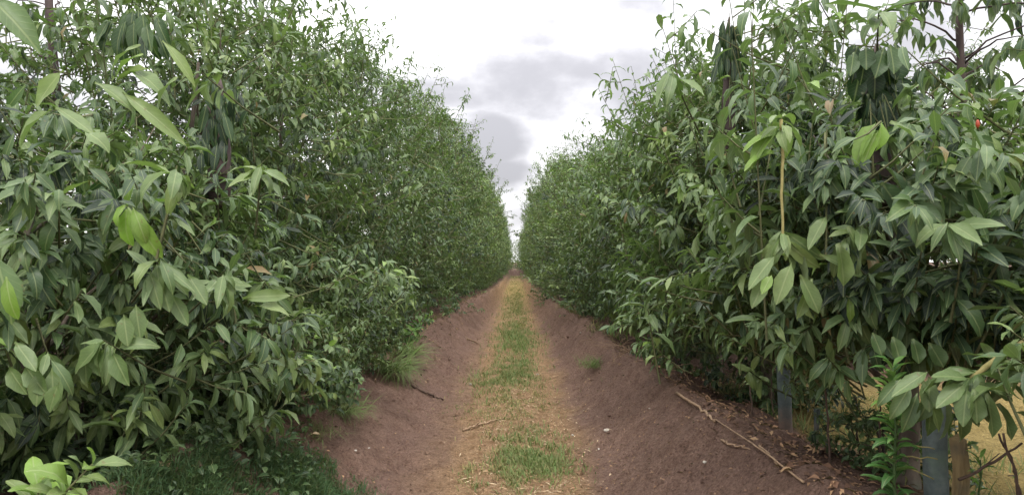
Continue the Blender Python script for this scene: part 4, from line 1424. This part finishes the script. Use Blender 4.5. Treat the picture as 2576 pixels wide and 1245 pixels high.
link('soil_clods', clods(4000, 88), M_SOIL, kind='stuff')
# dead twigs along both bank tops, a tangle nobody could count
B = Batch(); r_ = np.random.default_rng(77)
for k in range(380):
    sd = r_.choice((-1, 1)); y = 6.2 * (30 / 5.5) ** r_.random()
    x = sd * (float(crest(y, sd)) + r_.normal(.08, .16))
    L = r_.uniform(.08, .32); a = r_.uniform(0, 6.28)
    p = np.array((x, y, gz(x, y) + .01)); q = p + np.array((math.cos(a) * L, math.sin(a) * L, r_.uniform(-.02, .16)))
    q[2] = max(q[2], gz(q[0], q[1]) + .01)
    B.tube(curve_pts(p, q, .02, 4, .01, k), np.linspace(.0045, .002, 4), 4)
link('dead_twig_litter', B.mesh('dead_twig_litter'), M_STICK, kind='stuff')


# ------------------------------------------------------------------ low plants
def tuft(name, px, py, n, L, label, lean=(0, 0, 0), tint=(.5, 1), W=.02, up=1.0, mat=None, cat='grass tuft'):
    p = on_ground(px, py)
    root = empty(name, p, label, cat, 'grass tufts on the banks')
    r = np.random.default_rng(int(px))
    az = r.uniform(0, 6.28, n)
    D = np.stack((np.cos(az), np.sin(az), up * r.uniform(.5, 1.6, n)), -1) + np.array(lean)
    LV = Leaves(); LV.add(np.stack((r.normal(0, .09, n), r.normal(0, .09, n), np.full(n, -.01)), -1), D, np.stack((-np.cos(az), -np.sin(az), np.ones(n)), -1),
                          L * r.uniform(.5, 1.1, n), W * r.uniform(.7, 1.4, n), r.integers(1, 4, n), r.uniform(*tint, n))
    A = LV.arrays()
    link('blade_clump', leaves_mesh('blade_clump', A, np.ones(n, bool), T_BLADE), mat or M_GRASS, root, 'stuff')
    return root


tuft('grass_tuft', 1495, 922, 240, .26, 'bright green grass tuft alone on the right bank', (.25, -.1, .4), (.8, 1))
tuft('grass_tuft', 968, 928, 420, .50, 'long drooping grass tuft spilling over the left bank top', (1.5, -.7, -.3), (.5, 1.0), .016)
tuft('grass_tuft', 1010, 888, 260, .45, 'second long grass tuft hanging further along the left bank top', (1.4, -.5, -.2), (.5, 1.0), .016)
tuft('grass_tuft', 850, 1030, 300, .30, 'dark grass tuft with blades hanging down the near left bank', (1.4, -.7, -.2), (.5, .95), .018)
tuft('grass_tuft', 790, 1090, 140, .22, 'short grass tuft on the edge of the bare soil at left', (.3, -.2, 0), (.45, .9))


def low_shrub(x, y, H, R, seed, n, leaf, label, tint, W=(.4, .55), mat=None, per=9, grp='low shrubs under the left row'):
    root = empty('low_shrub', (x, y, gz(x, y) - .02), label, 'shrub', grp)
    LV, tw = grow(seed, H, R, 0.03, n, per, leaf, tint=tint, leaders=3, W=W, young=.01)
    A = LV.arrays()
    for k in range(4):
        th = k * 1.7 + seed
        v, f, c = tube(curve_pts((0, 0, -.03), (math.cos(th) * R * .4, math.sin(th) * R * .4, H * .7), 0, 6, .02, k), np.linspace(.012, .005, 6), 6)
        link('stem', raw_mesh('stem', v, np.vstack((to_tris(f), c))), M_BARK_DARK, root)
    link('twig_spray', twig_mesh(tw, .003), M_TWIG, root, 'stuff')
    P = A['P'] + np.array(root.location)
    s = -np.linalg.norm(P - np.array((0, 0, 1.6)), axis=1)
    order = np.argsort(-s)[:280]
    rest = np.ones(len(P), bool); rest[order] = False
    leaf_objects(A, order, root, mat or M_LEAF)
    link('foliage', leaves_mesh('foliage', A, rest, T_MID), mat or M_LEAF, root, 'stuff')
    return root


low_shrub(-1.68, 5.05, .70, .52, 501, 300, .085, 'low bushy shrub with small oval leaves beside the bottom left grass', (.15, .75))
low_shrub(-1.72, 6.0, .80, .55, 502, 340, .075, 'low dense shrub with small leaves hanging over the left bank', (.2, .85))
low_shrub(-1.72, 7.1, .8, .45, 503, 340, .07, 'low shrub beneath the grass tufts at the left bank top', (.15, .8))
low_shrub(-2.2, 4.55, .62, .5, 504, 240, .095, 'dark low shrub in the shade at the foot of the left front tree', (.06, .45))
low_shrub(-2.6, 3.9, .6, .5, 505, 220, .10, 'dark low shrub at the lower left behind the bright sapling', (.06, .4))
low_shrub(-1.75, 8.7, .95, .55, 506, 320, .075, 'low shrub on the left bank before the dark shaded gap', (.15, .85))
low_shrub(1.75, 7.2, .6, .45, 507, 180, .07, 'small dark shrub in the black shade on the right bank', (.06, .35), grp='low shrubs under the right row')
low_shrub(2.3, 5.9, .55, .5, 508, 170, .08, 'small shrub behind the slim post', (.1, .5), grp='low shrubs under the right row')
low_shrub(2.1, 3.75, .5, .35, 509, 110, .07, 'small thin-leaved shrub between the two posts', (.2, .6), grp='low shrubs under the right row')


def leafy_stem(name, base, tip, n, L, W, mat, tint, label, cat, seed, spread=.9, up=.5, s0=.05, r0=.007):
    base = np.asarray(base, float); tip = np.asarray(tip, float)
    root = empty(name, base, label, cat)
    r = np.random.default_rng(seed)
    pts = curve_pts((0, 0, 0), tip - base, 0, 7, .008, seed)
    v, f, c = tube(pts, np.linspace(r0, r0 * .4, 7), 6)
    link('stem', raw_mesh('stem', v, np.vstack((to_tris(f), c))), M_TWIG if mat is not M_WEED else M_WEED, root)
    j = np.arange(n); s = np.linspace(s0, 1, n)
    az = j * 2.399 + r.normal(0, .6, n)
    P = np.stack([np.interp(s, np.linspace(0, 1, 7), pts[:, q]) for q in range(3)], -1)
    d = norm(tip - base)
    a = norm(np.cross(d, (.3, .9, .1))); b = np.cross(d, a)
    D = norm((a * np.cos(az)[:, None] + b * np.sin(az)[:, None]) * spread + d * (up + 1.1 * s ** 3)[:, None])
    LV = Leaves(); LV.add(P, D, norm(d + np.array((0, -.2, .3)) + r.normal(0, .12, (n, 3))), L * (1 - .35 * s) * r.uniform(.5, 1.2, n), W * r.uniform(.8, 1.3, n), r.integers(1, 4, n), np.clip(np.linspace(tint[0], tint[1], n) + r.normal(0, .13, n), 0, 1))
    A = LV.arrays()
    leaf_objects(A, range(n), root, mat)
    return root


wp = at(2240, 920, 2.5); wb = (wp[0] + .02, 2.5, gz(wp[0], 2.5) - .02)
leafy_stem('tall_weed', wb, wp, 95, .13, .27, M_WEED, (.35, .85), 'tall fresh green weed with narrow leaves standing left of the thick near post', 'weed', 1)
sp_ = at(2455, 1150, 2.75)
leafy_stem('young_weed', (sp_[0], 2.75, gz(sp_[0], 2.75) - .01), sp_, 26, .10, .22, M_WEED, (.5, 1.0), 'small bright green weed right of the tan wooden stake', 'weed', 2)
bs = at(235, 1165, 2.15)
leafy_stem('young_sapling', (bs[0] - .35, 2.05, gz(bs[0] - .35, 2.05)), bs, 30, .20, .34, M_LEAF, (.93, .975), 'bright yellow-green sapling at the bottom left corner', 'sapling', 3, s0=.35, spread=1.0, up=.15)
bs = at(100, 1215, 2.2)
leafy_stem('young_sapling', (bs[0] - .1, 2.3, gz(bs[0] - .1, 2.3)), bs, 24, .19, .36, M_LEAF, (.8, .93), 'dull green sapling leaning at the bottom left corner behind the brighter one', 'sapling', 4, s0=.4, up=.1)
fp = on_ground(1000, 868)
leafy_stem('broad_leaf_weed', fp, fp + np.array((.28, -.3, .22)), 26, .20, .32, M_WEED, (.3, .9), 'glossy fern-like weed leaning over the left bank', 'weed', 5, up=.2)
fp = on_ground(1030, 850)
leafy_stem('broad_leaf_weed', fp, fp + np.array((.3, -.2, .3)), 24, .20, .30, M_WEED, (.4, 1.0), 'brighter fern-like weed just beyond the glossy one', 'weed', 6, up=.2)

# one ripe red fruit on the right front tree
r1 = [o for o in S.objects if o.get('label', '').startswith('leafy tree at right front')][0]
v, f, c = tube(np.array(((0, 0, -.018), (0, 0, -.010), (0, 0, 0), (0, 0, .010), (0, 0, .017))), (.002, .006, .008, .006, .002), 8)
o = link('red_fruit', raw_mesh('red_fruit', v, np.vstack((to_tris(f), c))), M_FRUIT, r1)
o.location = at(2460, 312, 2.6) - np.array(r1.location)
